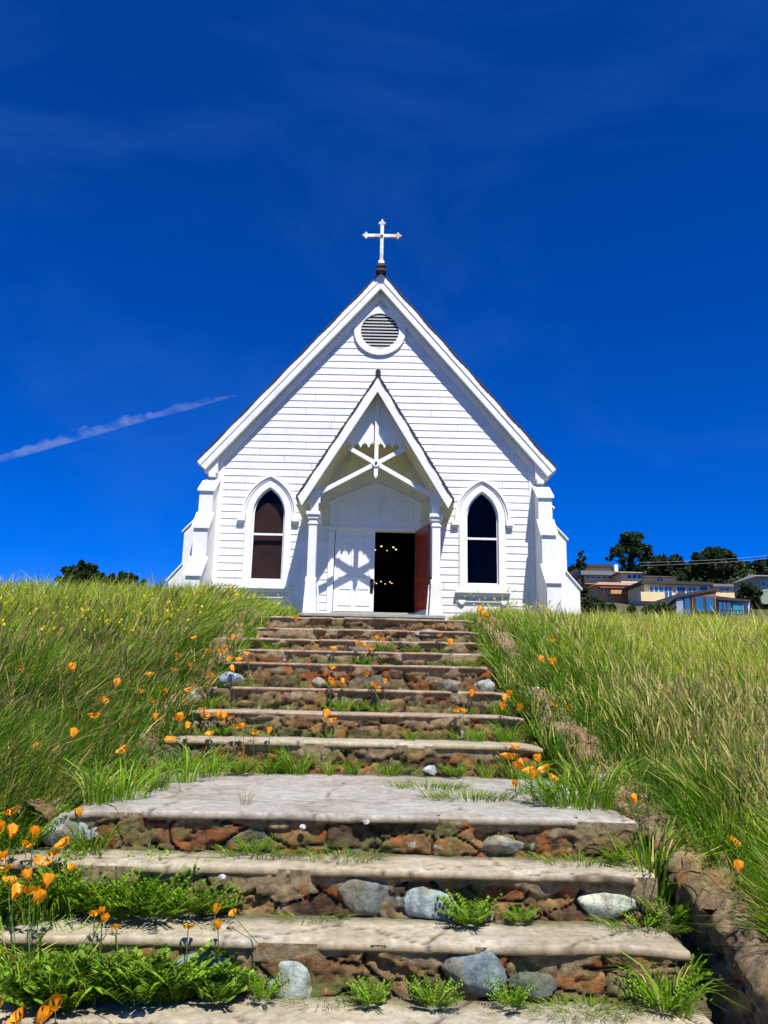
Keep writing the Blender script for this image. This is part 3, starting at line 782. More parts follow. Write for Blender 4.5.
def rubble(u, v, topdist, seed, cs=(.19, .105), deep=.034):
    wx = u + .05*(fbm(u*6, v*6, seed)-.5)*2; wy = v + .035*(fbm(u*7, v*7, seed+40)-.5)*2
    f1, f2, cid = voro(wx/cs[0], wy/cs[1], seed)
    e = f2-f1
    rid = 1-np.abs(2*fbm(u*11, v*13, seed+3, 5)-1)
    bulge = sstep(.01, .075, e)*(.55+.45*cid) + .55*(rid-.72) + .35*(fbm(u*24, v*24, seed+4, 4)-.5)
    g1, g2, gid = voro(wx/cs[0]*2.7, wy/cs[1]*2.3, seed+7)
    bulge = bulge - .30*(1-sstep(0, .14, g2-g1))*(.2+.8*vnoise(u*5, v*5, seed+2))+.30*(gid-.5)
    hole = sstep(.64, .74, fbm(u*8+3, v*12, seed+23, 4)); bulge = bulge-.8*hole
    idx = (cid*997).astype(int) % len(PAL); col = PAL[idx]
    idx2 = (gid*991).astype(int) % len(PAL)
    mixf = (.35*sstep(.4, .7, fbm(u*5, v*5, seed+8)))[..., None]
    col = col*(1-mixf)+PAL[idx2]*mixf
    joint = (1-sstep(.01, .06, e))[..., None]*.85
    gm = sstep(.48, .58, fbm(u*3+5, v*5, seed+83, 4))[..., None]
    mor = (sstep(.44, .54, fbm(u*5, v*7, seed+63, 5))*.72)[..., None]; col = col*(1-mor)+(np.array((.29,.21,.10))*(1-gm)+np.array((.17,.18,.07))*gm)*mor
    col = col*(1-joint)+np.array((.035,.024,.015))*joint
    band = sstep(0, .014, (.045+.10*(fbm(u*4, v*0+seed, seed+5, 4)-.42)*1.6) - topdist)
    bulge = bulge*(1-band)+band*(.98+.35*(fbm(u*12, v*14, seed+6)-.5))
    crack = sstep(.0, .05, voro(u/.42, v*0+seed*.37+.5, seed+31)[1]-voro(u/.42, v*0+seed*.37+.5, seed+31)[0])
    bulge = bulge-.5*band*(1-crack)
    col = col*np.array((.90,.84,.72))
    bc = np.array((.27,.20,.11))*(.75+.5*fbm(u*5, v*12, seed+9)[..., None])
    col = col*(1-band[..., None])+bc*band[..., None]
    return bulge*deep, col

def rock(name, c, r, col, seed, parent=None, m=None, cut=.75):
    bm = bmesh.new(); bmesh.ops.create_icosphere(bm, subdivisions=4, radius=1)
    P = np.array([v.co[:] for v in bm.verts]); rg = np.random.default_rng(seed)
    for _ in range(11):
        d = rg.normal(size=3); d /= np.linalg.norm(d); k = cut+rg.random()*.2
        h = P@d; P -= np.maximum(h-k, 0)[:, None]*d*.85
    nn = fbm(P[:,0]*2.4+seed, P[:,1]*2.4+P[:,2]*2, seed, 5)
    P *= (1+.30*(nn-.5)+.10*(fbm(P[:,0]*7, P[:,1]*7+P[:,2]*5, seed+2, 3)-.5))[:, None]
    P = P*np.array(r)+np.array(c)
    for v, p in zip(bm.verts, P): v.co = p
    me = bpy.data.meshes.new(name); bm.to_mesh(me); bm.free()
    f = fbm(P[:,0]*14, P[:,2]*14+P[:,1]*9, seed+4, 4)[:, None]
    cc = np.array(col)*(.65+.7*f)
    f2 = sstep(.55, .62, fbm(P[:,0]*9+5, P[:,2]*9, seed+14, 4))[:, None]*.6
    cc = cc*(1-f2)+np.array((.25,.2,.12))*f2
    set_col(me, cc)
    return link(name, me, m or M_stone, parent, True)

steps = empty('stone_steps', (CX, 3.3, .44))
tag(steps, 'weathered flight of rubble stone steps with concrete treads climbing to the white chapel', 'steps')
STEPO = []
for k, (y, z, xl, xr) in enumerate(ST):
    zb = ST[k-1][1] if k else -.15
    yn = ST[k+1][0] if k+1 < len(ST) else 9.5
    near = 3.0 <= y <= 4
    res = .008 if near else (.011 if y < 6.2 else .014)
    if y < 3: res = .03
    hgt = z-zb
    us = np.arange(xl, xr+.03, res); vs_ = np.linspace(-.03, hgt-.015, max(6, int((hgt)/res)))
    U, V = np.meshgrid(us, vs_, indexing='ij')
    bl, col = rubble(U, V+zb, (hgt-.015)-V, 100+k*13, cs=(.24, .12) if y > 3.5 else (.30, .14))
    if hgt < .16: col = col*1.1
    P = np.stack([U+.012*(fbm(U*20, V*20, k)-.5), y+.035-bl+.02*(fbm(U*1.5, V*0, 77+k)-.5), zb+V], -1)
    # moss along the foot
    ms = (sstep(.5, .7, fbm(U*3, V*3+k, 55))*(1-sstep(.02, .09, V)))[..., None]*.7
    col = col*(1-ms)+np.array((.10,.14,.03))*ms
    st = grid_obj('step', P, M_rubble, steps, col)
    # tread slab
    rs = .02 if y < 6 else .03
    us = np.arange(xl-.01, xr+.035, rs)
    last = (k+1 == len(ST))
    depth = yn-y+.05
    rows = [(.05, -.036), (-.014, -.034), (-.020, -.026), (-.019, -.004), (-.013, 0.0)] + [(t_, 0.0) for t_ in np.linspace(.012, depth, max(5, int(depth/(.025 if y < 6 else .05))))]
    R_ = np.array(rows); U, J = np.meshgrid(us, np.arange(len(rows)), indexing='ij')
    wob = .05*(fbm(U*2.3, J*0+k*3.3, 9)-.5) + .022*(fbm(U*9, J*0+k, 19)-.5)
    chip = .03*sstep(.66, .8, vnoise(U*6+k*5, J*0, 29))
    fr = (R_[J, 0] < .02)
    if y > 6: R_[:, 1] *= .72; chip = chip*1.6; wob = wob*1.4
    Y = y+R_[J, 0]+np.where(fr, wob+chip, np.where(R_[J,0] < .06, wob*.4, 0))
    Zs = z+R_[J, 1]+.010*(fbm(U*3, Y*3, 33+k)-.5)*(R_[J,1] > -.01)-np.where(fr, chip*.3, 0)
    Zs = Zs-.012*sstep(.9, 1.0, np.abs((U-(xl+xr)/2)/((xr-xl)/2)))
    # cracks across the slab
    fa, fb, _ = voro(U/.75+.1*fbm(U*7, Y*7, 3)+k*7.3, Y/.9+.1*fbm(U*6, Y*6, 8), 61+k)
    crk = 1-sstep(.0, .022, fb-fa)
    Zs = Zs-.008*crk
    P = np.stack([U, Y, Zs], -1)
    base = np.array((.37,.325,.23)) if (y > 5 or y < 3.85) else np.array((.33,.31,.265))
    if y > 6: base = np.array((.33,.25,.18))
    f = fbm(U*2.2, Y*2.2, 43+k, 5)[..., None]; f2 = fbm(U*11, Y*11, 47+k, 3)[..., None]
    col = base*(.80+.32*f+.20*f2)
    dirt = (sstep(.5, .62, fbm(U*3.1, Y*4.4, 71+k, 5)))[..., None]*.30
    col = col*(1-dirt)+np.array((.20,.15,.09))*dirt
    lich = (sstep(.60, .68, fbm(U*5.1+9, Y*5.4, 91+k, 4)))[..., None]*.3
    col = col*(1-lich)+np.array((.45,.44,.38))*lich
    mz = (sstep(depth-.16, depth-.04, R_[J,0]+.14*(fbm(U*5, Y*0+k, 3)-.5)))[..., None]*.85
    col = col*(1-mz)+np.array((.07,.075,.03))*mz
    col = col*(1-.75*crk[..., None])
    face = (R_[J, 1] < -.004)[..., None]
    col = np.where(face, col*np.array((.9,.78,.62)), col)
    grid_obj('tread', P, M_slab, st, col)
    st.location = -steps.location; STEPO.append(st)
def stone_in(k, px, py, rx, rz, col, seed, label):
    y = ST[k][0]; x, z = at(px, py, y)
    o = rock('stone', (x, y+(.022 if k > 3 else .008), z), (rx, .050, rz), col, seed, STEPO[k], cut=.62 if k < 6 else .45); o['label'] = label; return o
PALE = (.50,.55,.42); TEAL = (.22,.31,.32); GREY = (.22,.25,.23)
stone_in(4, 430, 905, .115, .085, (.36,.44,.42), 3, 'large pale blue green stone at the foot of the riser')
stone_in(4, 608, 908, .135, .07, PALE, 8, 'whitish stone at the right end of the riser')
stone_in(4, 366, 895, .14, .085, (.17,.19,.16), 12, 'grey green stone')
stone_in(3, 200, 975, .12, .085, TEAL, 5, 'teal stone')
stone_in(3, 292, 985, .10, .085, (.38,.44,.38), 15, 'pale green stone')
stone_in(3, 475, 975, .125, .095, (.17,.22,.23), 9, 'blue grey stone')
stone_in(3, 530, 985, .11, .05, (.15,.16,.12), 19, 'dark blue grey stone')
stone_in(5, 70, 832, .15, .085, (.38,.42,.42), 21, 'pale grey stone at the left end')
stone_in(5, 500, 845, .12, .045, (.26,.26,.22), 31, 'grey stone')
stone_in(6, 430, 772, .08, .05, (.36,.42,.42), 23, 'pale stone at the foot of the riser')
stone_in(8, 233, 679, .13, .065, (.24,.29,.30), 25, 'pale blue stone at the left end')
stone_in(8, 486, 686, .13, .07, (.30,.32,.26), 27, 'pale stone at the right end')
stone_in(8, 452, 685, .11, .07, (.20,.21,.17), 29, 'grey stone')
stone_in(9, 318, 682, .10, .07, (.28,.27,.24), 35, 'grey stone')
stone_in(12, 428, 634, .16, .05, (.34,.38,.38), 37, 'pale grey stone')
stone_in(11, 480, 655, .13, .06, (.34,.3,.22), 39, 'tan stone')
for k, px, py in ((5, 303, 826), (5, 366, 821), (4, 223, 876)):
    y = ST[k][0]; x, z = at(px, py, y); o = rock('pebble', (x, y-.025, z), (.018, .012, .012), (.8, .8, .85), px, STEPO[k]); o['label'] = 'small white pebble set in the mortar'

# stone kerbs on both sides
def kerb(name, pts, w, hgt, seed, side):
    L = [0]
    for a, b in zip(pts, pts[1:]): L.append(L[-1]+math.dist(a, b))
    n = int(L[-1]/.012); s = np.linspace(0, L[-1], n)
    px_ = np.interp(s, L, [p[0] for p in pts]); py_ = np.interp(s, L, [p[1] for p in pts]); pz_ = np.interp(s, L, [p[2] for p in pts])
    prof = []
    for t in np.linspace(0, 1, 26): prof.append((0, -hgt*(1-t), 1, 0))
    for t in np.linspace(.03, .97, 20): prof.append((w*t, .02*math.sin(PI*t), 0, 1))
    for t in np.linspace(0, 1, 7): prof.append((w, -hgt*t*.8, -1, 0))
    prof = np.array(prof); S, J = np.meshgrid(s, np.arange(len(prof)), indexing='ij')
    arc = np.concatenate([[0], np.cumsum(np.hypot(np.diff(prof[:,0]), np.diff(prof[:,1])))])
    bl, col = rubble(S, arc[J], np.full(S.shape, 1.), seed, cs=(.30, .16), deep=.075)
    X0 = px_[:, None]+side*prof[J, 0]; Zz = pz_[:, None]+prof[J, 1]; Yy = np.broadcast_to(py_[:, None], S.shape)
    bl = bl+.03*(fbm(S*22, arc[J]*22, seed+33, 4)-.5)
    nx_ = -side*prof[J, 2]; nz_ = prof[J, 3]
    big = .07*(fbm(S*2.2, arc[J]*2, seed+50)-.5)
    P = np.stack([X0+nx_*(bl-.03+big), Yy+.03*(fbm(S*6, arc[J]*6, seed+1)-.5), Zz+nz_*(bl-.03+big)], -1)
    col = col*.55+np.array((.27,.19,.10))*.55*(.6+.8*fbm(S*9, arc[J]*9, seed+90))[..., None]
    f = (sstep(.35, .65, fbm(S*3, arc[J]*3, seed+60)))[..., None]
    top = ((prof[J, 3] > .5)*1.)[..., None]  # sunlit look of the kerb top painted in as lighter patches
    col = col*(1-.55*f*top)+np.array((.26,.19,.12))*.55*f*top
    wh = (sstep(.76, .80, fbm(S*4, arc[J]*4, seed+70)))[..., None]*(prof[J,3] > .5)[..., None]*.8
    col = col*(1-wh)+np.array((.62,.62,.60))*wh
    return grid_obj(name, P, M_rubble, None, col)
k1 = kerb('stone_kerb', [(1.40,2.0,.36),(1.38,2.9,.60),(1.37,3.6,.80),(1.37,4.3,.95),(1.33,5.4,1.17),(1.27,6.1,1.38),(1.20,6.8,1.62),(1.15,7.6,1.94),(1.12,8.8,2.36),(1.12,9.3,2.40)], .24, .42, 301, 1)
tag(k1, 'low brown rubble kerb edging the right side of the steps', 'kerb')
k2 = kerb('stone_kerb', [(-1.62,3.95,.96),(-1.61,5.0,1.12),(-1.58,5.7,1.24),(-1.52,6.2,1.42),(-1.47,6.8,1.64),(-1.44,7.5,1.93),(-1.44,8.0,2.12),(-1.46,8.8,2.38),(-1.46,9.3,2.42)], .22, .4, 331, -1)
tag(k2, 'low brown rubble kerb edging the left side of the steps, half lost in the grass', 'kerb')
x, y, z = drop(26, 822, .05)
o = rock('boulder', (0, 0, 0), (.075, .07, .065), (.34,.22,.15), 41); o.location = (x, y, z+.03); tag(o, 'rounded pinkish brown boulder at the left edge of the frame below the poppies', 'boulder')
x, y, z = drop(10, 850, .05)
o = rock('boulder', (0, 0, 0), (.07, .07, .05), (.30,.25,.18), 43); o.location = (x, y, z+.02); tag(o, 'small grey boulder at the far left edge among poppy stems', 'boulder')
x, y, z = drop(742, 975, .0)
o = rock('boulder', (0, 0, 0), (.06, .07, .045), (.62,.63,.64), 45); o.location = (1.52, 3.05, .70); tag(o, 'white rock lying on the right kerb near the bottom corner', 'boulder')

# ------------------------------------------------------------------ grass
def veg_mat(name, trans=.35, rough=.5):
    return mat(name, attr=True, rough=rough, trans=trans, spec=.25)
M_blade = veg_mat('grass_blades', .38)
M_leaf = veg_mat('leaf_green', .3)
def blades_mesh(name, base, h, wdt, leanx, leany, curve, col, prof, headcol=None, headfrom=.75, rg=rng, droop=0.0):
    """prof: list of (t, width factor); last has zero width"""
    N = len(h); K = len(prof)
    az = rg.random(N)*PI
    wx = np.cos(az)*wdt*.5; wy = np.sin(az)*wdt*.5
    V = np.zeros((N, 2*(K-1)+1, 3), np.float32); Cc = np.zeros((N, 2*(K-1)+1, 3), np.float32)
    for i, (t, f) in enumerate(prof):
        off = curve*t*t+(1-curve)*t
        cx = base[:,0]+leanx*h*off; cy = base[:,1]+leany*h*off
        cz_ = base[:,2]+h*(t-droop*t**4)*np.sqrt(np.maximum(.15, 1-(leanx**2+leany**2)*.45*t))
        c = col if (headcol is None or t < headfrom) else headcol
        if i < K-1:
            V[:, 2*i] = np.stack([cx-wx*f, cy-wy*f, cz_], -1); V[:, 2*i+1] = np.stack([cx+wx*f, cy+wy*f, cz_], -1)
            Cc[:, 2*i] = c; Cc[:, 2*i+1] = c
        else:
            V[:, 2*i] = np.stack([cx, cy, cz_], -1); Cc[:, 2*i] = c
    nv = 2*(K-1)+1
    q = []; tot = []
    for i in range(K-2):
        q += [2*i, 2*i+1, 2*i+3, 2*i+2]; tot.append(4)
    q += [2*(K-2), 2*(K-2)+1, 2*(K-1)]; tot.append(3)
    loops = (np.arange(N)[:, None]*nv+np.array(q)[None]).reshape(-1)
    me = bpy.data.meshes.new(name); me.vertices.add(N*nv); me.vertices.foreach_set('co', V.reshape(-1))
    set_faces(me, loops, np.tile(tot, N)); set_col(me, Cc.reshape(-1, 3))
    return me
DG = np.array((.06,.16,.008)); MG = np.array((.20,.38,.015)); YG = np.array((.46,.60,.03)); ST_ = np.array((.78,.68,.20)); OL = np.array((.30,.29,.03))
def sample(side, N, y0, y1, edge=True):
    u = rng.random(N); y = y0*(y1/y0)**u
    half = .66*y+1.1
    if side < 0:
        xe = np.where(y < 3.9, -2.5, np.where(y < 9, np.interp(y, [3.9,5.7,7.5,9], [-1.52,-1.52,-1.40,-1.42])+.16*vnoise(y*3, y*0, 5)-.16*sstep(.45,.6,vnoise(y*1.7,y*0,9)), -1.75)); x = xe-(half+xe).clip(.1)*rng.random(N)
    else:
        xe = np.where(y < 9, np.interp(y, [2,3,4.2,5.5,7,9], [1.66,1.60,1.48,1.24,1.04,1.0]), 1.4); x = xe+(half-xe).clip(.1)*rng.random(N)
    # nothing inside the church or under the porch
    ok = ~((y > 16.1) & (np.abs(x-CX) < 1.7)) & ~((y > 17.9) & (np.abs(x-CX) < 3.9)) & ~((y > 16.8) & (np.abs(np.abs(x-CX)-3.93) < .25)) & (np.abs(x) < half)
    return x[ok], y[ok]
def field(side, N, y0, y1, name, label, seedy=False):
    x, y = sample(side, N, y0, y1)
    z = H(x, y)-.02
    onk = (y > 3.9) & (y < 9.1) & (x > -1.75) & (x < 1.7); z = np.where(onk, np.maximum(z, smooth_b(y)-.03), z)
    n1 = fbm(x*1.1, y*1.1, 5); n2 = fbm(x*3.3+7, y*3.3, 6); n3 = rng.random(len(x))
    edge = (np.abs(x)-1.40).clip(0, 5)
    tall = sstep(-.1, .8, edge)
    h = (.17+.20*tall)*(.65+.7*n1)*(.55+.75*rng.random(len(x)))
    tf = vnoise(x*6, y*6, 44+side); h = h*(.62+.75*tf)
    h = np.where(y > 9, h*1.15+.03, h)
    # near the porch the grass gets short
    h = h*np.where((y > 9) & (np.abs(x-CX) < 2.9), .55+.45*sstep(1.6, 2.9, np.abs(x-CX)), 1)
    w_ = (.0040+.00085*y)*(.6+.8*rng.random(len(x)))
    wind = .42 if side < 0 else -.12
    lx = wind+.34*rng.normal(size=len(x))+1.5*(fbm(x*2.6, y*2.6, 71+side, 3)-.5); ly = .30*rng.normal(size=len(x))+1.2*(fbm(x*2.6, y*2.6, 81+side, 3)-.5)
    far = sstep(4.5, 11, y)
    dry = np.clip((.10+.42*far+.9*(n1-.5)+.35*(n3-.5)), 0, 1) if side < 0 else np.clip((.30+.42*far+.9*(n1-.5)+.35*(n3-.5)), 0, 1)
    dry = np.clip(dry+.30*(vnoise(x*5, y*5, 52+side)-.5), 0, 1)*(1-.7*(1-tall))
    d3 = dry[:, None]; c = np.where(d3 < .35, DG+(MG-DG)*(d3/.35), np.where(d3 < .7, MG+(YG-MG)*((d3-.35)/.35), YG+(ST_-YG)*((d3-.7)/.3)*.7))
    c = c*(.40+1.15*rng.random(len(x))**1.3)[:, None]
    st = (rng.random(len(x)) < (.10 if side < 0 else .14)+.12*far)[:, None]
    c = np.where(st, ST_*(.6+.6*rng.random((len(x), 1))), c)
    me = blades_mesh(name, np.stack([x, y, z], -1), h, w_, lx, ly, .6, c, [(0, .9), (.35, 1), (.7, .7), (1, 0)])
    o = link(name, me, M_blade); tag(o, label, 'grass', kind='stuff'); return o
field(-1, 210000, 2.1, 24, 'grass', 'tall green grass on the left bank leaning in the wind up to the chapel')
field(1, 210000, 2.1, 24, 'grass', 'tall yellow green grass on the right slope beside the kerb')
def broad(side, N, y0, y1, name, label):
    x, y = sample(side, N, y0, y1); z = H(x, y)
    n1 = fbm(x*1.3, y*1.3, 95); keep = rng.random(len(x)) < sstep(.38, .6, n1); x = x[keep]; y = y[keep]; z = z[keep]; n = len(x)
    h = (.16+.26*rng.random(n))*sstep(-.3, .9, np.abs(x)-1.4); a = rng.random(n)*6.283; ln = .3+1.0*rng.random(n)
    c = (MG*.5+YG*.5)*(.6+.8*rng.random((n, 1))); st = rng.random((n, 1)) < .18; c = np.where(st, ST_*(.6+.5*rng.random((n, 1))), c)
    me = blades_mesh(name, np.stack([x, y, z], -1), h+.05, .0055+.0009*y, ln*np.cos(a)+(.25 if side < 0 else -.1), ln*np.sin(a)*.8, .9, c, [(0, .7), (.25, 1), (.5, .95), (.75, .6), (1, 0)], droop=.4)
    tag(link(name, me, M_blade), label, 'grass', kind='stuff')
broad(-1, 26000, 2.2, 14, 'broad_grass', 'broad arching blades mixed into the left bank grass')
broad(1, 26000, 2.2, 14, 'broad_grass', 'broad arching blades mixed into the right slope grass')
def stalks(side, N, y0, y1, name, label, hc, hmin=.42):
    x, y = sample(side, N, y0, y1)
    keep = rng.random(len(x)) < sstep(.05, .7, np.abs(x)-1.5)
    x = x[keep]; y = y[keep]; z = H(x, y)
    h = (hmin*.72+.20*rng.random(len(x)))*(.7+.6*fbm(x*.9, y*.9, 15))
    h = h*np.where((y > 9) & (np.abs(x-CX) < 2.9), .5, 1)
    w_ = .0035+.00075*y
    wind = .35 if side < 0 else -.05
    lx = wind+.25*rng.normal(size=len(x)); ly = .2*rng.normal(size=len(x))
    c = (OL*.5+ST_*.35)*(.7+.5*rng.random((len(x), 1))); hcx = np.array(hc)*(.6+.6*rng.random((len(x), 1)))
    me = blades_mesh(name, np.stack([x, y, z], -1), h, w_, lx, ly, .8, c, [(0, .35), (.5, .3), (.72, .25), (.75, .8), (.86, 1.5), (1, 0)], hcx, .75)
    o = link(name, me, M_blade); tag(o, label, 'grass', kind='stuff')
stalks(-1, 15000, 2.8, 24, 'seed_heads', 'olive seed heads standing above the grass on the left bank', (.30,.25,.08))
stalks(1, 28000, 2.4, 24, 'seed_heads', 'pale drooping oat seed heads above the grass on the right slope', (.58,.50,.16))
# tiny yellow flowers scattered over the far grass
x1, y1 = sample(-1, 3200, 6.5, 22); x2, y2 = sample(1, 1500, 9, 22)
x = np.concatenate([x1, x2]); y = np.concatenate([y1, y2])
kp_ = fbm(x*.8, y*.8, 25) > .47; x = x[kp_]; y = y[kp_]; N = len(x)
me = blades_mesh('yellow_wildflowers', np.stack([x, y, H(x, y)], -1), .33+.2*rng.random(N), .010+.0010*y, .2*rng.normal(size=N), .2*rng.normal(size=N), .5, np.tile(OL, (N, 1)),
                 [(0, .12), (.5, .12), (.93, .12), (.945, 1.0), (.975, 1.6), (1, 0)], np.tile(np.array((.85,.68,.03)), (N, 1)), .94)
tag(link('yellow_wildflowers', me, M_blade), 'tiny yellow wildflowers dotted through the upper grass', 'wildflowers', kind='stuff')
# short growth along the path between the top step and the porch
N = 9000; x = rng.uniform(-1.7, 1.4, N); y = rng.uniform(8.95, 16, N); kk = (fbm(x*2, y*2, 4)+.25*np.abs(x-CX) > .62); x = x[kk]; y = y[kk]
me = blades_mesh('path_grass', np.stack([x, y, H(x, y)], -1), .03+.05*rng.random(len(x)), .008+.004*rng.random(len(x)), .3*rng.normal(size=len(x)), .3*rng.normal(size=len(x)), .5, MG*(.6+.8*rng.random((len(x), 1))), [(0, 1), (.5, .8), (1, 0)])
tag(link('path_grass', me, M_blade), 'short grass on the path between the top step and the porch', 'grass', kind='stuff')

# ------------------------------------------------------------------ plants on the steps
def make_tuft(seed, n=90, hh=.3, spread=.10, c0=MG, wd=.006):
    rg = np.random.default_rng(seed); a = rg.random(n)*2*PI; r = spread*np.sqrt(rg.random(n))
    b = np.stack([r*np.cos(a), r*np.sin(a)*.7, np.zeros(n)-.01], -1)
    h = hh*(.5+.6*rg.random(n)); ln = .35+.9*rg.random(n)
    c = c0*(.5+.9*rg.random((n, 1))); s_ = rg.random((n, 1)) < .12; c = np.where(s_, ST_*.8, c)
    return blades_mesh('grass_tuft', b, h, wd*(.6+.7*rg.random(n)), ln*np.cos(a), ln*np.sin(a)*.8, .85, c, [(0, .8), (.25, 1), (.5, .95), (.75, .65), (1, 0)], rg=rg, droop=.35)
def make_weed(seed, n=46, hh=.14, spread=.12, ls=.02, c0=MG):
    """low leafy plant: wiry stems carrying pairs of small leaves"""
    rg = np.random.default_rng(seed); V = []; F = []; Cc = []
    def quad(p, d, u, l, w, c):
        b = len(V); s = d.cross(u).normalized()
        for q in (p, p+d*l*.5+s*w+u*l*.1, p+d*l, p+d*l*.5-s*w+u*l*.1): V.append(q[:]); Cc.append(c)
        F.append((b, b+1, b+2, b+3))
    for i in range(n):
        a = rg.random()*2*PI; r = spread*math.sqrt(rg.random()); p = Vector((r*math.cos(a)*.5, r*math.sin(a)*.35, 0))
        d = Vector((math.cos(a)*.8, math.sin(a)*.55, .55+rg.random()*.8)).normalized(); L = hh*(.5+.7*rg.random()); c = tuple(np.array(c0)*(.55+.9*rg.random()))
        m_ = 7
        for j in range(m_):
            t = (j+1)/m_; q = p+d*L*t+Vector((0, 0, -.25*L*t*t)); 
            for s in (-1, 1):
                dd = (d*.4+Vector((-math.sin(a)*s, math.cos(a)*s, .25+rg.random()*.3))).normalized()
                quad(q, dd, Vector((0, 0, 1)), ls*(.7+.6*rg.random()), ls*.32, tuple(np.array(c)*(.8+.4*rg.random())))
        quad(p, d, Vector((rg.normal(), rg.normal(), 0)).normalized(), L, .0012, c)
    me = bpy.data.meshes.new('weed'); me.from_pydata(V, [], F); me.update(); set_col(me, np.array(Cc)); return me
BRG = np.array((.17,.30,.02)); DRY = np.array((.34,.30,.10))
TUFT = [make_tuft(1), make_tuft(2, 110, .30, .12), make_tuft(3, 60, .30, .07), make_tuft(4, 130, .30, .14, MG*.8)]
DTUFT = [make_tuft(5, 40, .30, .09, DRY, .004)]
MAT_ = [make_tuft(6, 260, .30, .55, BRG*.9, .010)]
WEED = [make_weed(11, c0=BRG), make_weed(12, 60, .15, .14, .018, BRG), make_weed(13, 50, .20, .10, .016, MG*.8)]
FERN = [make_weed(14, 90, .14, .16, .014, MG*.75), make_weed(15, 80, .13, .16, .024, BRG)]
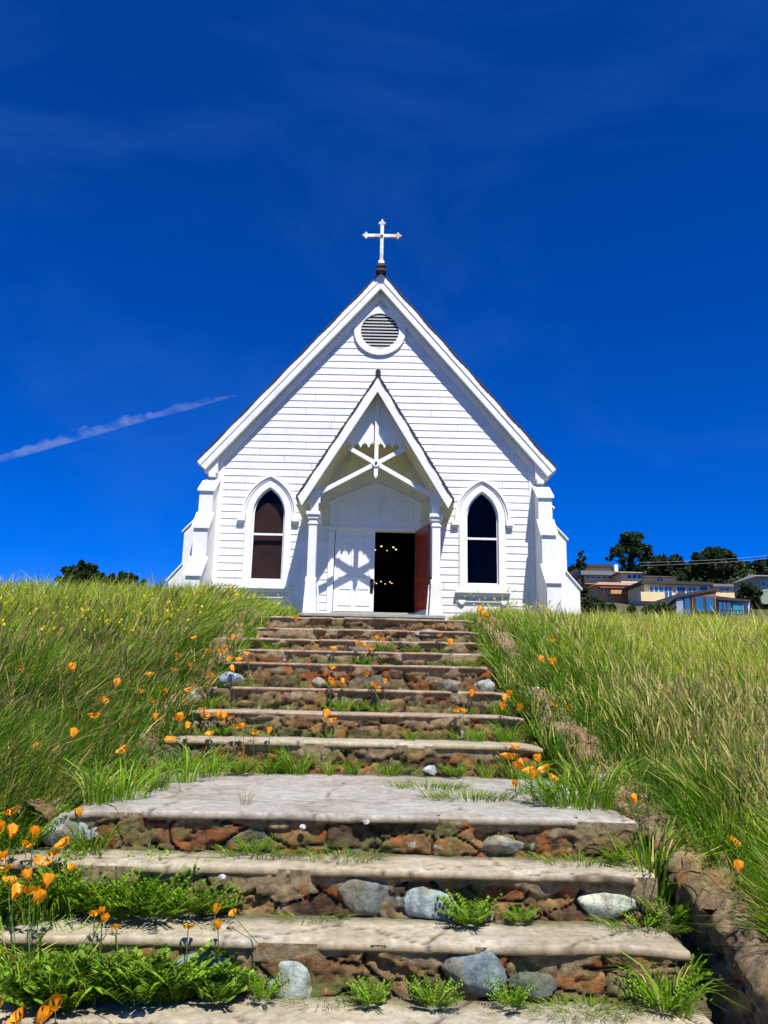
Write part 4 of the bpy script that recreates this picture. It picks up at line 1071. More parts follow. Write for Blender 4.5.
PL = [ # px, py of the base, kind, scale (height m relative .3), label
 (592,806,'t',1.25,'big arching green grass tuft on the right edge of the landing','grass tuft'),
 (568,808,'t',.95,'green grass tuft on the landing just left of the biggest arching tuft','grass tuft'),
 (545,806,'w',1.1,'leafy weed on the landing near its right front corner','weed'),
 (536,740,'t',.7,'grass tuft at the right end of the step above the landing','grass tuft'),
 (505,740,'t',.75,'bright green grass tuft on the step above the landing, right of centre','grass tuft'),
 (478,742,'t',.5,'low grass tuft on the step above the landing, left of the bright one','grass tuft'),
 (486,776,'t',.62,'spiky grass tuft at the back of the landing below the right hand grass','grass tuft'),
 (452,776,'w',.8,'pale leafy weed at the back of the landing beside the pale stone','weed'),
 (296,774,'t',.95,'tallest grass tuft at the back of the landing, left of centre','grass tuft'),
 (270,774,'t',.6,'small grass tuft left of the tallest one at the back of the landing','grass tuft'),
 (328,775,'t',.5,'low grass tuft right of the tallest one at the back of the landing','grass tuft'),
 (352,776,'w',.7,'low leafy weed at the back of the landing near the centre','weed'),
 (240,776,'w',1.0,'leafy weed at the back of the landing, left part','weed'),
 (212,777,'t',.65,'thin grass tuft at the back left corner of the landing','grass tuft'),
 (186,782,'t',1.0,'tall thin grass tuft growing at the left end of the landing','grass tuft'),
 (430,789,'m',.16,'flat mat of bright grass on the landing, left patch','grass mat'),
 (470,800,'m',.18,'flat mat of bright grass on the landing, right patch near the front','grass mat'),
 (245,806,'d',.45,'sparse dry grass tuft near the front edge of the landing','grass tuft'),
 (300,741,'t',.8,'grass tuft on the step above the landing, left of centre','grass tuft'),
 (278,741,'w',.8,'leafy weed on the step above the landing, left part','weed'),
 (205,742,'t',1.0,'tall fresh green grass tuft at the left end above the landing','grass tuft'),
 (185,743,'t',.8,'grass tuft against the left kerb above the landing','grass tuft'),
 (345,690,'t',.55,'small grass tuft beside two poppies on the middle step','grass tuft'),
 (360,690,'w',.6,'small leafy weed beside the poppies on the middle step','weed'),
 (500,690,'t',.8,'grass tuft in front of the pale stone at the right kerb','grass tuft'),
 (362,652,'w',.75,'low green weed among poppies on an upper step, left patch','weed'),
 (385,651,'w',.85,'low green weed among poppies on an upper step, middle patch','weed'),
 (412,650,'w',.8,'low green weed on an upper step, right patch','weed'),
 (438,650,'w',.55,'small weed at the right end of the green patch on an upper step','weed'),
 (272,641,'t',.5,'small tuft by the left kerb near the top of the steps','grass tuft'),
 (468,893,'w',1.1,'bushy leafy weed in front of the riser, beside the pale blue green stone','weed'),
 (470,915,'w',.6,'small weed just below the bushy one at the foot of the riser','weed'),
 (256,838,'w',.6,'small leafy weed on the riser below the landing, left part','weed'),
 (262,853,'m',.12,'thin grassy strip on the second tread below the landing, left','grass mat'),
 (345,855,'m',.09,'thin grassy strip on the tread below the landing, centre','grass mat'),
 (575,855,'m',.12,'low green strip on the tread below the landing, right','grass mat'),
 (610,852,'w',.5,'small weed at the right end of the tread below the landing','weed'),
 (518,914,'w',.6,'small weed at the foot of the riser right of the bushy weed','weed'),
 (656,905,'t',1.3,'tall dark green grass tuft between the tread ends and the right kerb','grass tuft'),
 (650,872,'t',1.0,'green grass tuft above the tall dark one along the right kerb','grass tuft'),
 (668,930,'w',1.3,'ferny weed climbing between the right kerb and the steps','weed'),
 (655,955,'w',1.0,'ferny weed at the lower right end of the riser','weed'),
 (690,985,'w',1.0,'weed at the bottom right beside the kerb','weed'),
 (640,915,'m',.12,'low grass at the right end of the tread beside the whitish stone','grass mat'),
 (265,996,'w',.75,'small leafy weed at the foot of the lowest visible riser, left of centre','weed'),
 (372,996,'w',.75,'small weed at the foot of the lowest visible riser, near the centre','weed'),
 (432,996,'w',.8,'small weed at the foot of the lowest visible riser, right of centre','weed'),
 (508,994,'w',.8,'yellowish weed at the foot of the lowest visible riser beside the dark stone','weed'),
 (585,990,'m',.09,'thin strip of moss and grass on the bottom tread, right part','grass mat'),
 (30,912,'f',1.5,'dense leafy weed at the left edge under the big poppies','weed'),
 (70,915,'f',1.5,'dense leafy weed second from the left edge on the tread','weed'),
 (112,917,'f',1.45,'dense dark weed on the tread behind the small poppy cluster','weed'),
 (150,917,'f',1.35,'dense feathery weed in the middle of the left hand growth','weed'),
 (185,917,'f',1.15,'feathery weed at the right part of the left hand growth','weed'),
 (215,916,'w',.9,'thin weed at the right end of the left hand growth','weed'),
 (95,850,'t',.6,'small grass tuft at the left end of the tread under the landing','grass tuft'),
 (30,868,'f',1.3,'leafy weed among the big poppies on the left edge','weed'),
 (60,862,'t',.8,'grass tuft between the big poppies and the landing edge','grass tuft'),
 (100,1000,'b',1.35,'bright broadleaf weed at the bottom left','weed'),
 (140,1003,'b',1.45,'bright broadleaf weed in the middle of the bottom left clump','weed'),
 (180,1000,'b',1.2,'bright broadleaf weed at the right of the bottom left clump','weed'),
 (40,1000,'t',1.2,'coarse grass tuft at the bottom left corner','grass tuft'),
 (12,985,'t',1.2,'coarse grass tuft at the very left edge near the bottom','grass tuft'),
 (78,975,'t',.9,'grass tuft behind the bright broadleaf weeds','grass tuft'),
 (172,960,'t',.7,'thin grass tuft before the riser, left of the teal stone','grass tuft'),
 (120,800,'t',.9,'bright green grass tuft spilling on to the left of the landing','grass tuft'),
 (95,803,'t',1.0,'bright green grass tuft left of the landing corner','grass tuft'),
 (150,790,'t',.8,'green grass tuft spilling over the left edge of the landing','grass tuft'),
 (8,915,'f',1.5,'dense leafy weed touching the left edge under the poppies','weed'),
 (50,890,'t',.9,'grass tuft among the large poppies near the left edge','grass tuft'),
 (132,905,'t',.7,'thin grass tuft in the middle of the left hand growth','grass tuft'),
 (18,850,'f',1.2,'leafy weed by the small boulder at the left edge','weed'),
 (58,845,'f',1.0,'leafy weed in front of the pale grey stone left of the landing','weed'),
 (215,1004,'b',.8,'small broadleaf weed before the teal stone','weed'),
 (60,1010,'b',1.2,'broadleaf weed in the bottom left corner beside the grass tuft','weed'),
 (388,775,'t',.45,'short grass tuft at the back of the landing, just right of centre','grass tuft'),
 (410,741,'t',.4,'short grass tuft on the step above the landing, near the centre','grass tuft'),
 (520,775,'t',.8,'grass tuft at the back right of the landing under the poppies','grass tuft'),
 (546,778,'w',1.1,'leafy weed among the poppies at the back right of the landing','weed'),
 (225,715,'w',.8,'low weed under the left poppies, second step above the landing','weed'),
 (212,690,'t',.6,'grass tuft against the left kerb below the pale blue stone','grass tuft'),
 (500,712,'t',.6,'grass tuft against the right kerb on the second step above the landing','grass tuft'),
 (232,662,'t',.5,'grass tuft against the left kerb beneath the upper poppies','grass tuft'),
 (470,665,'t',.5,'grass tuft against the right kerb on the upper steps','grass tuft'),
 (560,770,'t',.9,'grass tuft between the landing poppies and the right kerb','grass tuft'),
 (640,835,'t',.9,'grass tuft in the gap beside the right kerb, below the landing','grass tuft'),
 (664,965,'t',.9,'grass tuft in the gap beside the right kerb, lowest','grass tuft'),
 (310,918,'m',.07,'thin mossy strip at the foot of the riser left of the grey green stone','grass mat'),
 (560,1000,'m',.08,'mossy strip at the foot of the lowest visible riser, right part','grass mat'),
 (325,1000,'m',.07,'mossy strip at the foot of the lowest visible riser, centre','grass mat'),
 (72,806,'t',1.0,'grass tuft hiding the left end of the landing','grass tuft'),
 (50,800,'t',1.1,'grass tuft between the boulder and the landing','grass tuft'),
 (620,800,'t',.8,'grass tuft against the inner face of the right kerb','grass tuft'),
]
for i, (px, py, kd, sc, lb, cat_) in enumerate(PL):
    sc *= {'t': 1.18, 'w': .95, 'f': 1.35, 'b': 1.3}.get(kd, 1)
    x, y, z = drop(px, py)
    src = {'t': TUFT, 'd': DTUFT, 'm': MAT_, 'w': WEED, 'f': FERN[:1], 'b': FERN[1:]}[kd]
    me = src[i % len(src)]
    nm = {'t': 'grass_tuft', 'd': 'grass_tuft', 'm': 'grass_mat'}.get(kd, 'weed')
    o = bpy.data.objects.new(nm, me); C.objects.link(o)
    if not me.materials: me.materials.append(M_blade if kd in 'tdm' else M_leaf)
    o.location = (x, y+.02, z+.004); o.rotation_euler = (0, 0, rng.random()*6.28)
    o.scale = (sc, sc, sc) if kd != 'm' else (.42*(sc/.12)**.5, .34, sc*1.5)
    if kd == 'm': o.rotation_euler = (0, 0, 0)
    tag(o, lb, cat_, {'t': 'grass tufts on the steps', 'd': 'grass tufts on the steps', 'm': 'grass mats on the treads'}.get(kd, 'weeds on the steps'))

# ------------------------------------------------------------------ poppies
def petal_mat():
    m = mat('poppy_petal', (1.0,.40,.006), .5, noise=60, amt=.25, trans=.35); return m
M_pet = petal_mat()
M_stem = mat('poppy_stem', (.06,.13,.02), .6)
def poppy_flower(open_, seed, R0=.03):
    V = []; F = []; rg = np.random.default_rng(seed)
    for p in range(4):
        a0 = p*PI/2+rg.normal()*.08; nu, nv_ = 7, 6; b = len(V); sag = rg.normal()*.12
        for i in range(nu):
            for j in range(nv_):
                u = i/(nu-1)*2-1; v = j/(nv_-1)
                wv = (.98-.25*(1-v))*(v**.55)
                an = a0+u*.95*wv*(.9)
                if open_ > .5: rr = R0*(.15+.95*v)*(1-.10*u*u); zz = R0*(1.05*(v**1.7)*(.75-.3*sag))
                else: rr = R0*(.10+.62*math.sin(v*1.75)*(.85+.3*open_)); zz = R0*1.75*v*(1-.08*u*u)
                rr *= 1+.05*math.sin(u*6+p); zz += .07*R0*math.sin(u*5+p*2)*v
                rr += .0012*(p % 2)
                V.append((rr*math.cos(an), rr*math.sin(an), zz))
        for i in range(nu-1):
            for j in range(nv_-1): q = b+i*nv_+j; F.append((q, q+nv_, q+nv_+1, q+1))
    me = bpy.data.meshes.new('flower'); me.from_pydata(V, [], F); me.update(); me.materials.append(M_pet); me.shade_smooth(); return me
FL = [poppy_flower(.9, 1), poppy_flower(.2, 2), poppy_flower(.45, 3), poppy_flower(.8, 5)]
def stem_mesh(seed):
    b = MB(); rg = np.random.default_rng(seed); bx, by = rg.normal()*.06, rg.normal()*.06
    b.tube([(bx, by, 0), (bx*.55, by*.55, .35), (bx*.15, by*.15, .75), (0, 0, 1.0)], [.0028, .0024, .002, .0022], 5)
    me = bpy.data.meshes.new('stem'); me.from_pydata(b.v, [], b.f); me.update(); me.materials.append(M_stem); return me
STM = [stem_mesh(k) for k in range(4)]
def leafy(seed):
    me = make_weed(seed, 14, .7, .3, .05, MG*.9); me.name = 'leaf'; me.materials.append(M_leaf); return me
LFM = [leafy(51), leafy(52)]
def poppy(px, py, h, sc, label, group, i):
    x, y, z = drop(px, py, h)
    h = min(max(.04, (EYE+ray(px, py)*y).z-z), h*1.8+.05)
    r = empty('poppy', (x, y, z)); tag(r, label, 'poppy', group)
    s_ = bpy.data.objects.new('stem', STM[i % 4]); C.objects.link(s_); s_.parent = r; s_.scale = (1, 1, h)
    f = bpy.data.objects.new('flower', FL[i % 4]); C.objects.link(f); f.parent = r; f.location = (0, 0, h-.002); f.scale = (sc,)*3
    f.rotation_euler = (rng.normal()*.35+.2, rng.normal()*.3, rng.random()*6.28)
    l_ = bpy.data.objects.new('leaf', LFM[i % 2]); C.objects.link(l_); l_.parent = r; l_.scale = (min(h, .2),)*3
POP = [
 ('orange poppies scattered in the left bank grass, upper and middle part', 'orange poppy deep in the tall left bank grass', .36, .85,
   [(21,670),(73,672),(116,686),(102,702),(94,718),(72,739),(33,753)]),
 ('poppies between the left bank grass and the left kerb', 'orange poppy at the left bank edge near the kerb', .24, .7,
   [(141,693),(151,702),(165,695),(148,739),(124,752),(182,720),(160,722),(136,728),(170,742),(150,676),(178,660),(193,669),(192,691),(173,671),(164,695),(183,721),(195,639)]),
 ('big poppies at the left edge of the frame', 'large orange poppy in the left edge cluster', .17, .80,
   [(12,814),(21,839),(40,840),(33,847),(48,866),(28,882),(53,889),(38,894),(3,873),(3,896),(4,866),(16,858),(60,856),(22,900),(45,905),(8,884),(70,872),(10,835)]),
 ('pair of poppies left of the landing corner', 'orange poppy standing before the pale grey stone left of the landing', .13, .75, [(79,818),(75,842)]),
 ('small poppy cluster on the left of the lower tread', 'small poppy in the tight cluster over the lower tread', .22, .55, [(101,916),(108,916),(112,923),(116,929)]),
 ('two single poppies right of the left growth', 'yellow orange poppy standing over the lower tread by the teal stone', .22, .65, [(188,929),(218,931)]),
 ('poppies lying at the right end of the left growth', 'small poppy low at the right end of the left hand weeds', .06, .5, [(215,913),(234,914)]),
 ('poppies in the bottom left corner', 'orange poppy low in the bottom left corner', .10, .8, [(34,994),(65,997),(4,1008),(1,989),(20,975),(48,1012),(10,955)]),
 ('poppies along the upper left kerb', 'yellow orange poppy clustered on the upper left kerb', .14, .72,
   [(225,645),(229,650),(235,641),(224,654),(233,660),(241,661),(205,654),(215,662),(248,655),(212,676),(236,672),(200,684)]),
 ('poppies in a row on the left of the step above the landing', 'orange poppy in the left row just above the landing', .12, .72,
   [(205,711),(205,717),(221,718),(224,720),(230,718),(239,725),(246,722),(272,728),(213,724),(256,728),(190,730)]),
 ('two poppies on the step over the landing, near the centre', 'poppy of the side by side pair above the landing', .08, .85, [(327,719),(333,722)]),
 ('poppies around the small tuft on the middle step', 'orange poppy beside the small tuft on the middle step', .10, .7, [(331,679),(330,687),(366,677),(373,681),(377,689),(345,684),(384,684)]),
 ('two poppies one above the other on the upper steps', 'lone poppy left of the green patch on upper steps', .08, .72, [(332,663),(334,650)]),
 ('poppies in the green patch on an upper step', 'yellow orange poppy in the green patch on an upper step', .09, .72, [(356,645),(366,648),(372,650),(376,640),(383,643)]),
 ('poppy on the top step', 'small poppy on the top step below the left porch post', .04, .8, [(295,620)]),
 ('poppies at the right end of the upper steps', 'yellow orange poppy at the right end of the upper steps', .10, .72, [(450,642),(440,636),(451,647)]),
 ('poppies by the church beside the top of the right kerb', 'poppy in the grass under the right arched window', .28, 1.1, [(478,612),(483,616)]),
 ('poppies in the right slope grass', 'orange poppy standing in the upper grass of the right slope', .30, .8, [(553,641),(536,662),(555,665)]),
 ('poppies along the right kerb above the landing', 'orange poppy along the right kerb above the landing', .14, .72,
   [(520,675),(510,690),(511,697),(503,698),(520,700),(535,705),(501,710),(469,697),(553,706),(548,709),(570,711),(556,716),(528,690),(541,722),(515,710),(563,725),(498,674),(506,668),(532,716),(548,730)]),
 ('poppies on the right of the third step above the landing', 'small orange poppy on the third step above the landing, right of centre', .09, .65, [(456,709),(462,712)]),
 ('two larger poppies on the right kerb', 'larger orange poppy on the right kerb above the big grass tuft', .14, .85, [(554,732),(575,755)]),
 ('poppies behind the big grass tuft on the landing', 'orange poppy in the cluster at the right back of the landing', .13, .75, [(503,757),(510,759),(524,767),(540,763),(546,771),(530,773),(531,780),(518,772),(552,780),(512,748)]),
 ('single poppy on the landing', 'yellow orange poppy low on the landing left of the leafy weed', .05, .7, [(515,788)]),
 ('single poppy by the right kerb above the tall tuft', 'small orange poppy on a tall stem at the right end of the landing', .28, .6, [(631,803)]),
 ('single poppy on the right kerb', 'bright yellow orange poppy standing on the right kerb', .14, .72, [(685,876)]),
 ('two poppies in the right grass', 'orange poppy in the near grass right of the kerb', .20, .8, [(732,844),(738,873)]),
 ('poppies at the right edge near the bottom', 'poppy at the right edge near the bottom corner', .10, .7, [(765,928),(766,980)]),
]
pi_ = 0
ORD = ['first','second','third','fourth','fifth','sixth','seventh','eighth','ninth','tenth','eleventh','twelfth','thirteenth','fourteenth','fifteenth','sixteenth','seventeenth','eighteenth','nineteenth','twentieth','twenty-first','twenty-second']
for grp, lb, h, sc, pts in POP:
    order = sorted(range(len(pts)), key=lambda q: pts[q][0])
    for qi, (px, py) in enumerate(pts):
        rk = order.index(qi); n_ = len(pts); lb2 = lb
        if n_ > 1: lb2 = lb+', '+('leftmost' if rk == 0 else 'rightmost' if rk == n_-1 else ORD[rk]+' from the left')
        poppy(px, py, h*(.85+.3*rng.random()), sc*(1.28 if py > 780 else 1.5)*(.88+.25*rng.random()), lb2, grp if len(pts) > 1 else None, pi_); pi_ += 1

# ------------------------------------------------------------------ trees
M_bark = mat('bark', (.10,.075,.05), .9, noise=5, amt=.5)
def crown_mesh(blobs, n, ls, cols, seed, name='crown'):
    rg = np.random.default_rng(seed)
    B = np.array([b[:3] for b in blobs]); Rr = np.array([b[3] for b in blobs]); p = Rr**2/np.sum(Rr**2)
    # sub clumps on each blob
    nc = max(14, int(n/(60 if name == 'crown' else 32))); bi = rg.choice(len(B), nc, p=p); d = rg.normal(size=(nc, 3)); d /= np.linalg.norm(d, axis=1)[:, None]
    cc = B[bi]+d*(Rr[bi]*(.55+.4*rg.random(nc)))[:, None]*np.array((1, 1, .8)); cr_ = Rr[bi]*(.22+.2*rg.random(nc))
    ci = rg.integers(0, nc, n); d = rg.normal(size=(n, 3)); d /= np.linalg.norm(d, axis=1)[:, None]
    P = cc[ci]+d*(cr_[ci]*rg.random(n)**.4)[:, None]
    t1 = rg.normal(size=(n, 3)); t1 /= np.linalg.norm(t1, axis=1)[:, None]; t2 = np.cross(t1, rg.normal(size=(n, 3))); t2 /= np.linalg.norm(t2, axis=1)[:, None]
    s = ls*(.6+.8*rg.random(n))[:, None]
    V = np.stack([P-t1*s, P-t2*s*.5, P+t1*s, P+t2*s*.5], 1)
    tone = rg.random(nc)[ci]*.6+.4*rg.random(n)
    col = np.array(cols[0])+(np.array(cols[1])-np.array(cols[0]))*tone[:, None]
    me = bpy.data.meshes.new(name); me.vertices.add(n*4); me.vertices.foreach_set('co', V.reshape(-1).astype(np.float32))
    set_faces(me, np.arange(n*4), np.full(n, 4)); set_col(me, np.repeat(col, 4, 0)); return me
def tree(name, label, Y, pblobs, n, ls, cols, seed, group=None, cat_='tree', trunk=True, depth=1.0):
    blobs = []
    for (px, py, rp) in pblobs:
        x, z = at(px, py, Y); r = rp*Y/FPX; blobs.append((x, (random.random()-.5)*r*depth, z, r))
    cx = sum(b[0] for b in blobs)/len(blobs); zb = float(H(cx, Y))
    root = empty(name, (cx, Y, zb)); tag(root, label, cat_, group)
    bl = [(b[0]-cx, b[1], b[2]-zb, b[3]) for b in blobs]
    link('crown', crown_mesh(bl, n, ls, cols, seed), M_leaf, root)
    if trunk:
        tb = MB(); top = max(b[2] for b in bl); lowz = min(b[2]-b[3]*.3 for b in bl); tr = max(.12, top*.022)
        fork = max(.5, lowz*.9)
        tb.tube([(0, 0, -.4), (.1*tr, 0, fork*.5), (0, .1, fork)], [tr*1.5, tr*1.1, tr], 8)
        for b_ in bl[:8]: tb.tube([(0, .1, fork-.1), ((b_[0])*.5, b_[1]*.5, (fork+b_[2])*.5), (b_[0], b_[1], b_[2])], [tr*.7, tr*.45, tr*.15], 6)
        tb.build('trunk', M_bark, root, smooth=True)
    return root
DK = [(.012,.03,.008), (.05,.09,.02)]; DK2 = [(.02,.04,.012), (.075,.12,.03)]; LT = [(.05,.09,.02), (.16,.22,.06)]
tree('eucalyptus_tree', 'tall airy dark tree with a round crown standing above the hillside houses', 185,
     [(630,542,11),(618,551,8),(643,551,9),(632,552,9),(609,558,4),(651,557,5),(624,538,6),(638,537,6),(625,562,7),(645,562,6)], 11000, .32, DK, 21)
tree('flat_topped_tree', 'wide dark tree with a flat dense crown on the ridge at the right', 175,
     [(700,557,9),(712,555,9),(724,556,9),(733,560,6),(694,563,7),(715,565,11),(728,567,9),(702,570,9)], 12000, .36, DK, 22)
tree('conifer_tree', 'small dark pointed tree against the sky right of the church', 165, [(582,551,1.8),(581,555,2.8),(583,559,3.5),(579,561,3.3),(582,566,5)], 3000, .25, DK, 23)
tree('broadleaf_tree', 'dark rounded tree just right of the tall airy one', 180, [(662,560,7),(674,560,6),(654,562,5),(680,564,5),(668,567,8)], 6000, .35, DK, 24)
tree('broadleaf_tree', 'dark tree at the far right edge of the ridge', 170, [(757,566,7),(770,563,8),(785,566,10),(745,566,6),(760,572,9)], 8000, .35, DK, 25)
tree('broadleaf_tree', 'paler grey green tree below the flat topped tree, left of the rightmost house', 140, [(744,574,5),(749,579,6),(741,582,5),(752,572,3)], 4000, .3, LT, 26)
tree('round_shrub', 'dark round shrub beside the rightmost house', 105, [(748,590,8),(757,594,6),(744,597,7),(752,600,8)], 3200, .25, DK, 27, cat_='shrub')
tree('round_shrub', 'dark green shrub beside the church right buttress', 60, [(583,592,6),(588,600,7),(594,608,7),(581,604,8),(576,584,4)], 9000, .12, DK2, 28, cat_='shrub')
tree('round_shrub', 'dark shrub in front of the orange house', 75, [(596,602,5),(612,608,5),(632,609,4),(646,610,4),(604,607,5)], 7000, .14, DK2, 29, cat_='shrub')
tree('round_shrub', 'low green shrub in front of the cream house', 85, [(650,608,5),(662,606,5),(672,608,4)], 2500, .16, LT, 30, cat_='shrub')
tree('broadleaf_tree', 'dark leafy treetop peeking over the left grass crest, the larger of two', 55, [(80,568,9),(70,573,9),(91,571,9),(80,581,16),(61,580,7),(99,580,8)], 4500, .16, DK, 31, 'treetops beyond the left crest')
tree('broadleaf_tree', 'dark leafy treetop peeking over the left grass crest, the smaller one nearer the church', 58, [(124,575,6),(115,578,6),(133,577,6),(124,585,13),(141,584,6),(110,584,5)], 3200, .16, DK, 32, 'treetops beyond the left crest')
# far wood on the ridge behind the houses
rg = np.random.default_rng(5); bl = []
for i in range(150):
    px = rg.uniform(588, 900); Y = rg.uniform(186, 225); tp = np.interp(px, [588, 610, 690, 740, 800, 900], [569, 560, 560, 558, 555, 552])+rg.uniform(0, 6)
    for dy, rr in ((12, 3.0), (20, 3.6), (30, 3.8)):
        x, z = at(px+dy*.2, tp+dy, Y-dy*.4); bl.append((x, Y-dy*.4, z, rr*(.8+.4*rg.random())))
tag(link('distant_wood', crown_mesh(bl, 110000, .60, DK, 77, 'distant_wood'), M_leaf), 'dark wood covering the ridge behind the hillside houses', 'wood', kind='stuff')

# ------------------------------------------------------------------ hillside houses
def pbox(mb, Y, x0, y0, x1, y1, dep, dz=0):
    xa, zt = at((x0+x1)/2, y0, Y); _, zb = at((x0+x1)/2, y1, Y); xl, _ = at(x0, (y0+y1)/2, Y); xr, _ = at(x1, (y0+y1)/2, Y)
    mb.box(xl, xr, Y, Y+dep, zb-dz, zt); return mb
def pm(name, m, root, *boxes):
    mb = MB()
    for b in boxes: pbox(mb, *b)
    mb.v = [(v[0]-root.location.x, v[1]-root.location.y, v[2]-root.location.z) for v in mb.v]
    return mb.build(name, m, root)
M_cream = mat('cream_render', (.80,.64,.34), .8, noise=.8, amt=.12); M_tan = mat('tan_wall', (.66,.44,.23), .8, noise=.8, amt=.15)
M_orange = mat('orange_wall', (.60,.32,.13), .8, noise=.8, amt=.15); M_pink = mat('terracotta_roof', (.42,.24,.17), .8, noise=2, amt=.2)
M_gr = mat('grey_roof', (.19,.19,.20), .8, noise=2, amt=.25); M_dkr = mat('dark_flat_roof', (.04,.035,.035), .7, noise=2, amt=.2)
M_win = mat('far_window', (.02,.05,.12), .12, spec=.8); M_win2 = mat('blue_window', (.03,.12,.26), .1, spec=.9); M_cedar = mat('cedar_cladding', (.30,.13,.04), .6, noise=2, amt=.3)
M_wf = mat('window_frame', (.75,.75,.75), .5); M_teal = mat('teal_panel', (.03,.25,.38), .4); M_lil = mat('pale_blue_cladding', (.30,.35,.45), .6, noise=1, amt=.2)
def win(root, Y, x0, y0, x1, y1, panes=1, m=None, fm=None):
    f = pm('window', fm or M_wf, root, (Y-.16, x0, y0, x1, y1, .15))
    st = (x1-x0)/panes
    for k in range(panes):
        g_ = MB(); pbox(g_, Y-.24, x0+st*k+st*.14, y0+.6, x0+st*(k+1)-st*.14, y1-.6, .07)
        g_.v = [(v[0]-root.location.x, v[1]-root.location.y, v[2]-root.location.z) for v in g_.v]
        g_.build('pane', m or M_win, f)
def house(px, Y, label, name='hillside_house'):
    x, _ = at(px, 590, Y); r = empty(name, (x, Y, float(H(x, Y)))); tag(r, label, 'house'); return r
a = house(600, 165, 'upper tan house with low grey roofs and a white chimney, highest on the slope')
pm('wall', M_tan, a, (166, 578, 566.5, 612, 572, 8)); pm('wall', M_tan, a, (164, 585, 574.5, 619, 584, 9)); 
pm('roof', M_dkr, a, (165.4, 574, 564, 616, 567, 10)); pm('roof', M_gr, a, (163, 581, 570.8, 622, 575, 10))
pm('chimney', M_wf, a, (162.7, 614.5, 564.5, 618, 571.5, 1))
for k in range(6): win(a, 164, 585.5+k*5.6, 576, 590.1+k*5.6, 579)
a = house(632, 158, 'cream house with two shallow grey roofs behind the flat roofed one')
pm('wall', M_cream, a, (159, 621, 572, 642, 583, 8)); pm('wall', M_cream, a, (159.5, 643, 576.5, 676, 583, 8))
def pitched(root, Y, x0, x1, ytop, ybot, dep, m, over=1.0):
    xa, zt = at((x0+x1)/2, ytop, Y); _, zb = at((x0+x1)/2, ybot, Y); xl, _ = at(x0-over, ybot, Y); xr, _ = at(x1+over, ybot, Y)
    b = MB(); xm = (xl+xr)/2; q = (xr-xl)*.22
    V = [(xl, Y-.6, zb), (xr, Y-.6, zb), (xr, Y+dep, zb), (xl, Y+dep, zb), (xl+q, Y+dep*.5, zt), (xr-q, Y+dep*.5, zt)]
    V = [(v[0]-root.location.x, v[1]-root.location.y, v[2]-root.location.z) for v in V]
    b.add(V, [(0,1,5,4), (1,2,5), (2,3,4,5), (3,0,4), (0,3,2,1)]); return b.build('roof', m, root)
pitched(a, 158.6, 617, 645, 568.5, 573, 9, M_gr); pitched(a, 159, 642, 679, 573, 577, 9, M_gr)
win(a, 159, 627, 574.2, 642, 579, 3); win(a, 159.5, 657, 578, 663, 581.5, 2)
a = house(620, 142, 'orange house with a terracotta coloured roof and a long balcony')
pm('wall', M_orange, a, (143, 598, 585, 643, 610, 8)); pitched(a, 142.4, 595, 646, 579, 585.5, 9, M_pink)
pm('balcony', M_orange, a, (141, 611, 590, 629, 593.8, 2)); pm('balcony', M_cedar, a, (141, 600, 587, 640, 588, 2))
pm('garage_opening', M_dark, a, (142.9, 631, 596, 642, 604.5, .09)); win(a, 143, 606, 594.5, 611, 598, 1, M_win2); win(a, 143, 600, 589, 608, 592, 2); win(a, 143, 632, 588.5, 640, 591.5, 2)
a = house(675, 130, 'wide cream house with a flat roof and rows of blue windows')
pm('wall', M_cream, a, (131, 645, 583.5, 711, 612, 9)); pm('roof', M_dkr, a, (130.2, 641.5, 581.3, 713.5, 584.2, 11))
pm('balcony', M_cream, a, (129.3, 641, 592, 665, 600, 1.6, .2))
win(a, 131, 649.5, 586.5, 663.5, 593, 3, M_win2); win(a, 131, 664.5, 586.5, 672.5, 597, 2, M_win2); win(a, 131, 676, 586.5, 686.5, 593, 1, M_win); win(a, 131, 688.5, 586.5, 696.5, 592, 2, M_win2); win(a, 131, 698.5, 586, 709, 591, 1, M_win)
a = house(730, 138, 'low cream house half hidden behind the modern cabin')
pm('wall', M_cream, a, (139, 716, 586, 738, 600, 8)); pm('roof', M_gr, a, (138.4, 713, 584, 740, 586.5, 9)); win(a, 139, 720, 588, 730, 591, 2)
a = house(765, 122, 'pale green house at the far right edge of the photo')
pm('wall', mat('pale_green_wall', (.26,.32,.24), .8), a, (123, 757, 577, 790, 604, 8)); pitched(a, 122.5, 756, 792, 571, 577, 9, M_gr); win(a, 123, 761, 581, 766, 587, 1, M_win2)
# modern cabin
a = house(700, 96, 'modern cabin with a slanting dark roof, cedar bay and blue glass, nearest of the houses')
def slant(root, Y, pts, dep, m, name='roof'):
    b = MB(); q = []
    for (px, py) in pts: q.append(at(px, py, Y))
    q = [(x-root.location.x, z-root.location.z) for x, z in q]
    b.prism_y(q, Y-root.location.y, Y+dep-root.location.y); return b.build(name, m, root)
slant(a, 96.5, [(668,604),(675,597),(693,594.5),(693,625),(668,625)], 7, M_lil, 'wall')
slant(a, 96, [(662.5,606),(674,595),(716,588.5),(717.5,590.5),(676,597.5),(665,606.5)], 9, M_dkr)
slant(a, 96.4, [(663,606),(676,597),(677.5,620),(664,620)], 6, M_dkr, 'side_wall')
slant(a, 96.2, [(692,595),(716,591.5),(716,622),(692,622)], 6, M_cedar, 'bay')
win(a, 96.2, 694.5, 596.5, 715, 612, 2, M_win2, M_dkr); win(a, 96.45, 684, 597.5, 691, 616, 1, M_win2, M_dkr)
pm('door', M_lil, a, (96.3, 676.5, 599, 683.5, 619, .15))
slant(a, 97.5, [(717,599.5),(750,602.5),(750,622),(717,622)], 6, M_lil, 'wall')
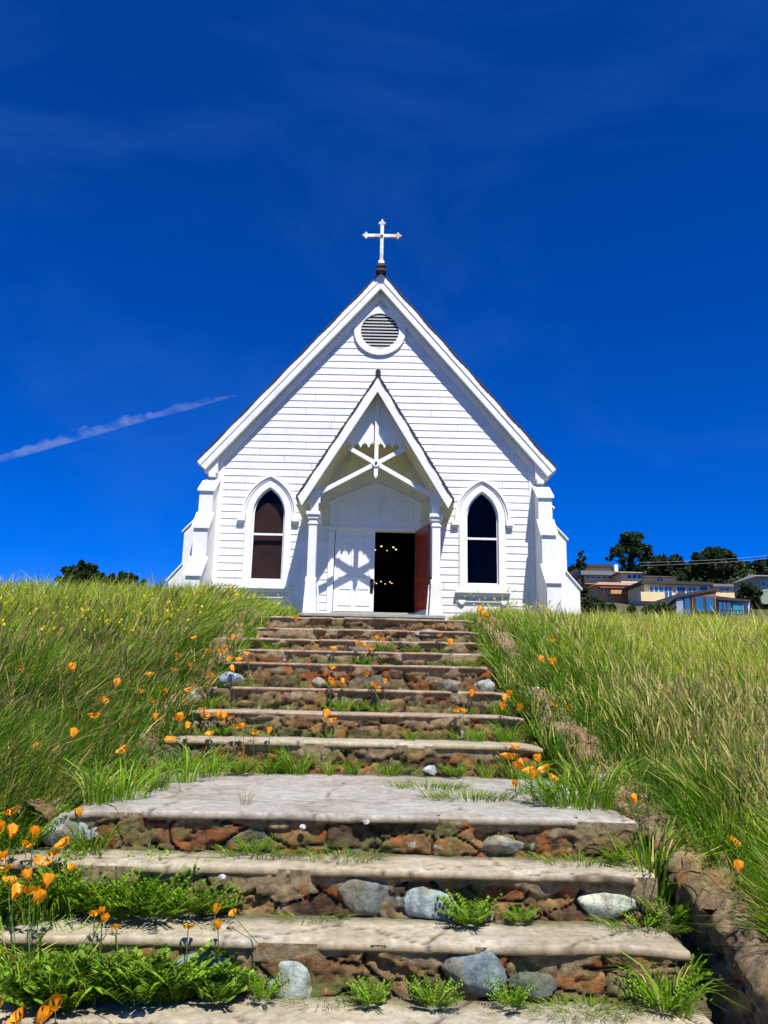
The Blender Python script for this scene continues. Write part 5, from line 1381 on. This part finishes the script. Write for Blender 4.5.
slant(a, 97, [(716,595.8),(751,600),(750,602),(717,599.5)], 7.5, M_dkr)
win(a, 97.4, 718.5, 601.5, 731, 615, 3, M_win2, M_dkr); pm('door', M_teal, a, (97.3, 733, 602.5, 742, 614, .15)); win(a, 97.4, 743, 603.5, 749, 612, 1)
# railing
rl = house(740, 95, 'thin metal deck railing in front of the modern cabin', 'deck_railing'); rl['category'] = 'railing'
pm('rail', M_iron, rl, (94.5, 718, 610.2, 757, 610.9, .08))
for k in range(12): pm('post', M_iron, rl, (94.5, 719+k*3.4, 610.9, 719.5+k*3.4, 620, .06))
for i, (ya, yb_) in enumerate(((562.5, 552.5), (565.5, 555.5))):
    b = MB(); pts = []
    for k in range(13):
        t = k/12; x, z = at(640+t*160, ya+(yb_-ya)*t+2.0*math.sin(PI*t), 120); pts.append((x, 120, z))
    tag(b.build('power_line', .0) if False else b.tube(pts, .022, 5).build('power_line', mat('cable', (.30,.30,.32), .6)), ['upper of the two thin power lines over the hillside', 'lower of the two thin power lines over the hillside'][i], 'cable', 'power lines over the hillside')

# ------------------------------------------------------------------ thin streak of cloud
def streak():
    Y = 3000.; n = 130; V = []; seg = 12
    a0 = at(-30, 469, Y); a1 = at(246, 393, Y); F = []
    for i in range(n):
        t = i/(n-1); x = a0[0]+(a1[0]-a0[0])*t; z = a0[1]+(a1[1]-a0[1])*t + 14*math.sin(t*3.1)
        r = 19*math.sin(PI*min(1, t*.9+.1))**.7*(.75+.5*float(vnoise(t*9, 0, 3)))+1
        for k in range(seg):
            an = 2*PI*k/seg; up = max(0, math.sin(an))
            rr = r*(1+1.5*up*float(vnoise(t*60, 2, 8))**2)
            V.append((x+rr*.5*math.sin(an), Y+rr*1.2*math.cos(an), z+rr*math.sin(an)))
    for i in range(n-1):
        for k in range(seg): F.append((i*seg+k, i*seg+(k+1) % seg, (i+1)*seg+(k+1) % seg, (i+1)*seg+k))
    F.append(tuple(range(seg))); F.append(tuple((n-1)*seg+k for k in range(seg))[::-1])
    me = bpy.data.meshes.new('cloud_streak'); me.from_pydata(V, [], F); me.update()
    m = bpy.data.materials.new('thin_cloud'); m.use_nodes = True; t = m.node_tree; t.nodes.clear()
    p = t.nodes.new('ShaderNodeVolumePrincipled'); p.inputs['Color'].default_value = (.70, .82, 1, 1); p.inputs['Density'].default_value = .0045
    tc = t.nodes.new('ShaderNodeTexCoord'); mp = t.nodes.new('ShaderNodeMapping'); mp.inputs['Rotation'].default_value = (0, R(35), 0); mp.inputs['Scale'].default_value = (.009, .01, .028)
    nz = t.nodes.new('ShaderNodeTexNoise'); nz.inputs['Scale'].default_value = 1; nz.inputs['Detail'].default_value = 5
    mr = t.nodes.new('ShaderNodeMapRange'); mr.inputs[1].default_value = .36; mr.inputs[2].default_value = .80; mr.inputs[3].default_value = 0.0; mr.inputs[4].default_value = .017
    t.links.new(tc.outputs['Object'], mp.inputs[0]); t.links.new(mp.outputs[0], nz.inputs[0]); t.links.new(nz.outputs[0], mr.inputs[0]); t.links.new(mr.outputs[0], p.inputs['Density'])
    o = t.nodes.new('ShaderNodeOutputMaterial'); t.links.new(p.outputs[0], o.inputs['Volume'])
    tag(link('cloud_streak', me, m), 'thin wispy white cloud streak slanting across the blue sky at the left', 'cloud', kind='structure')
streak()
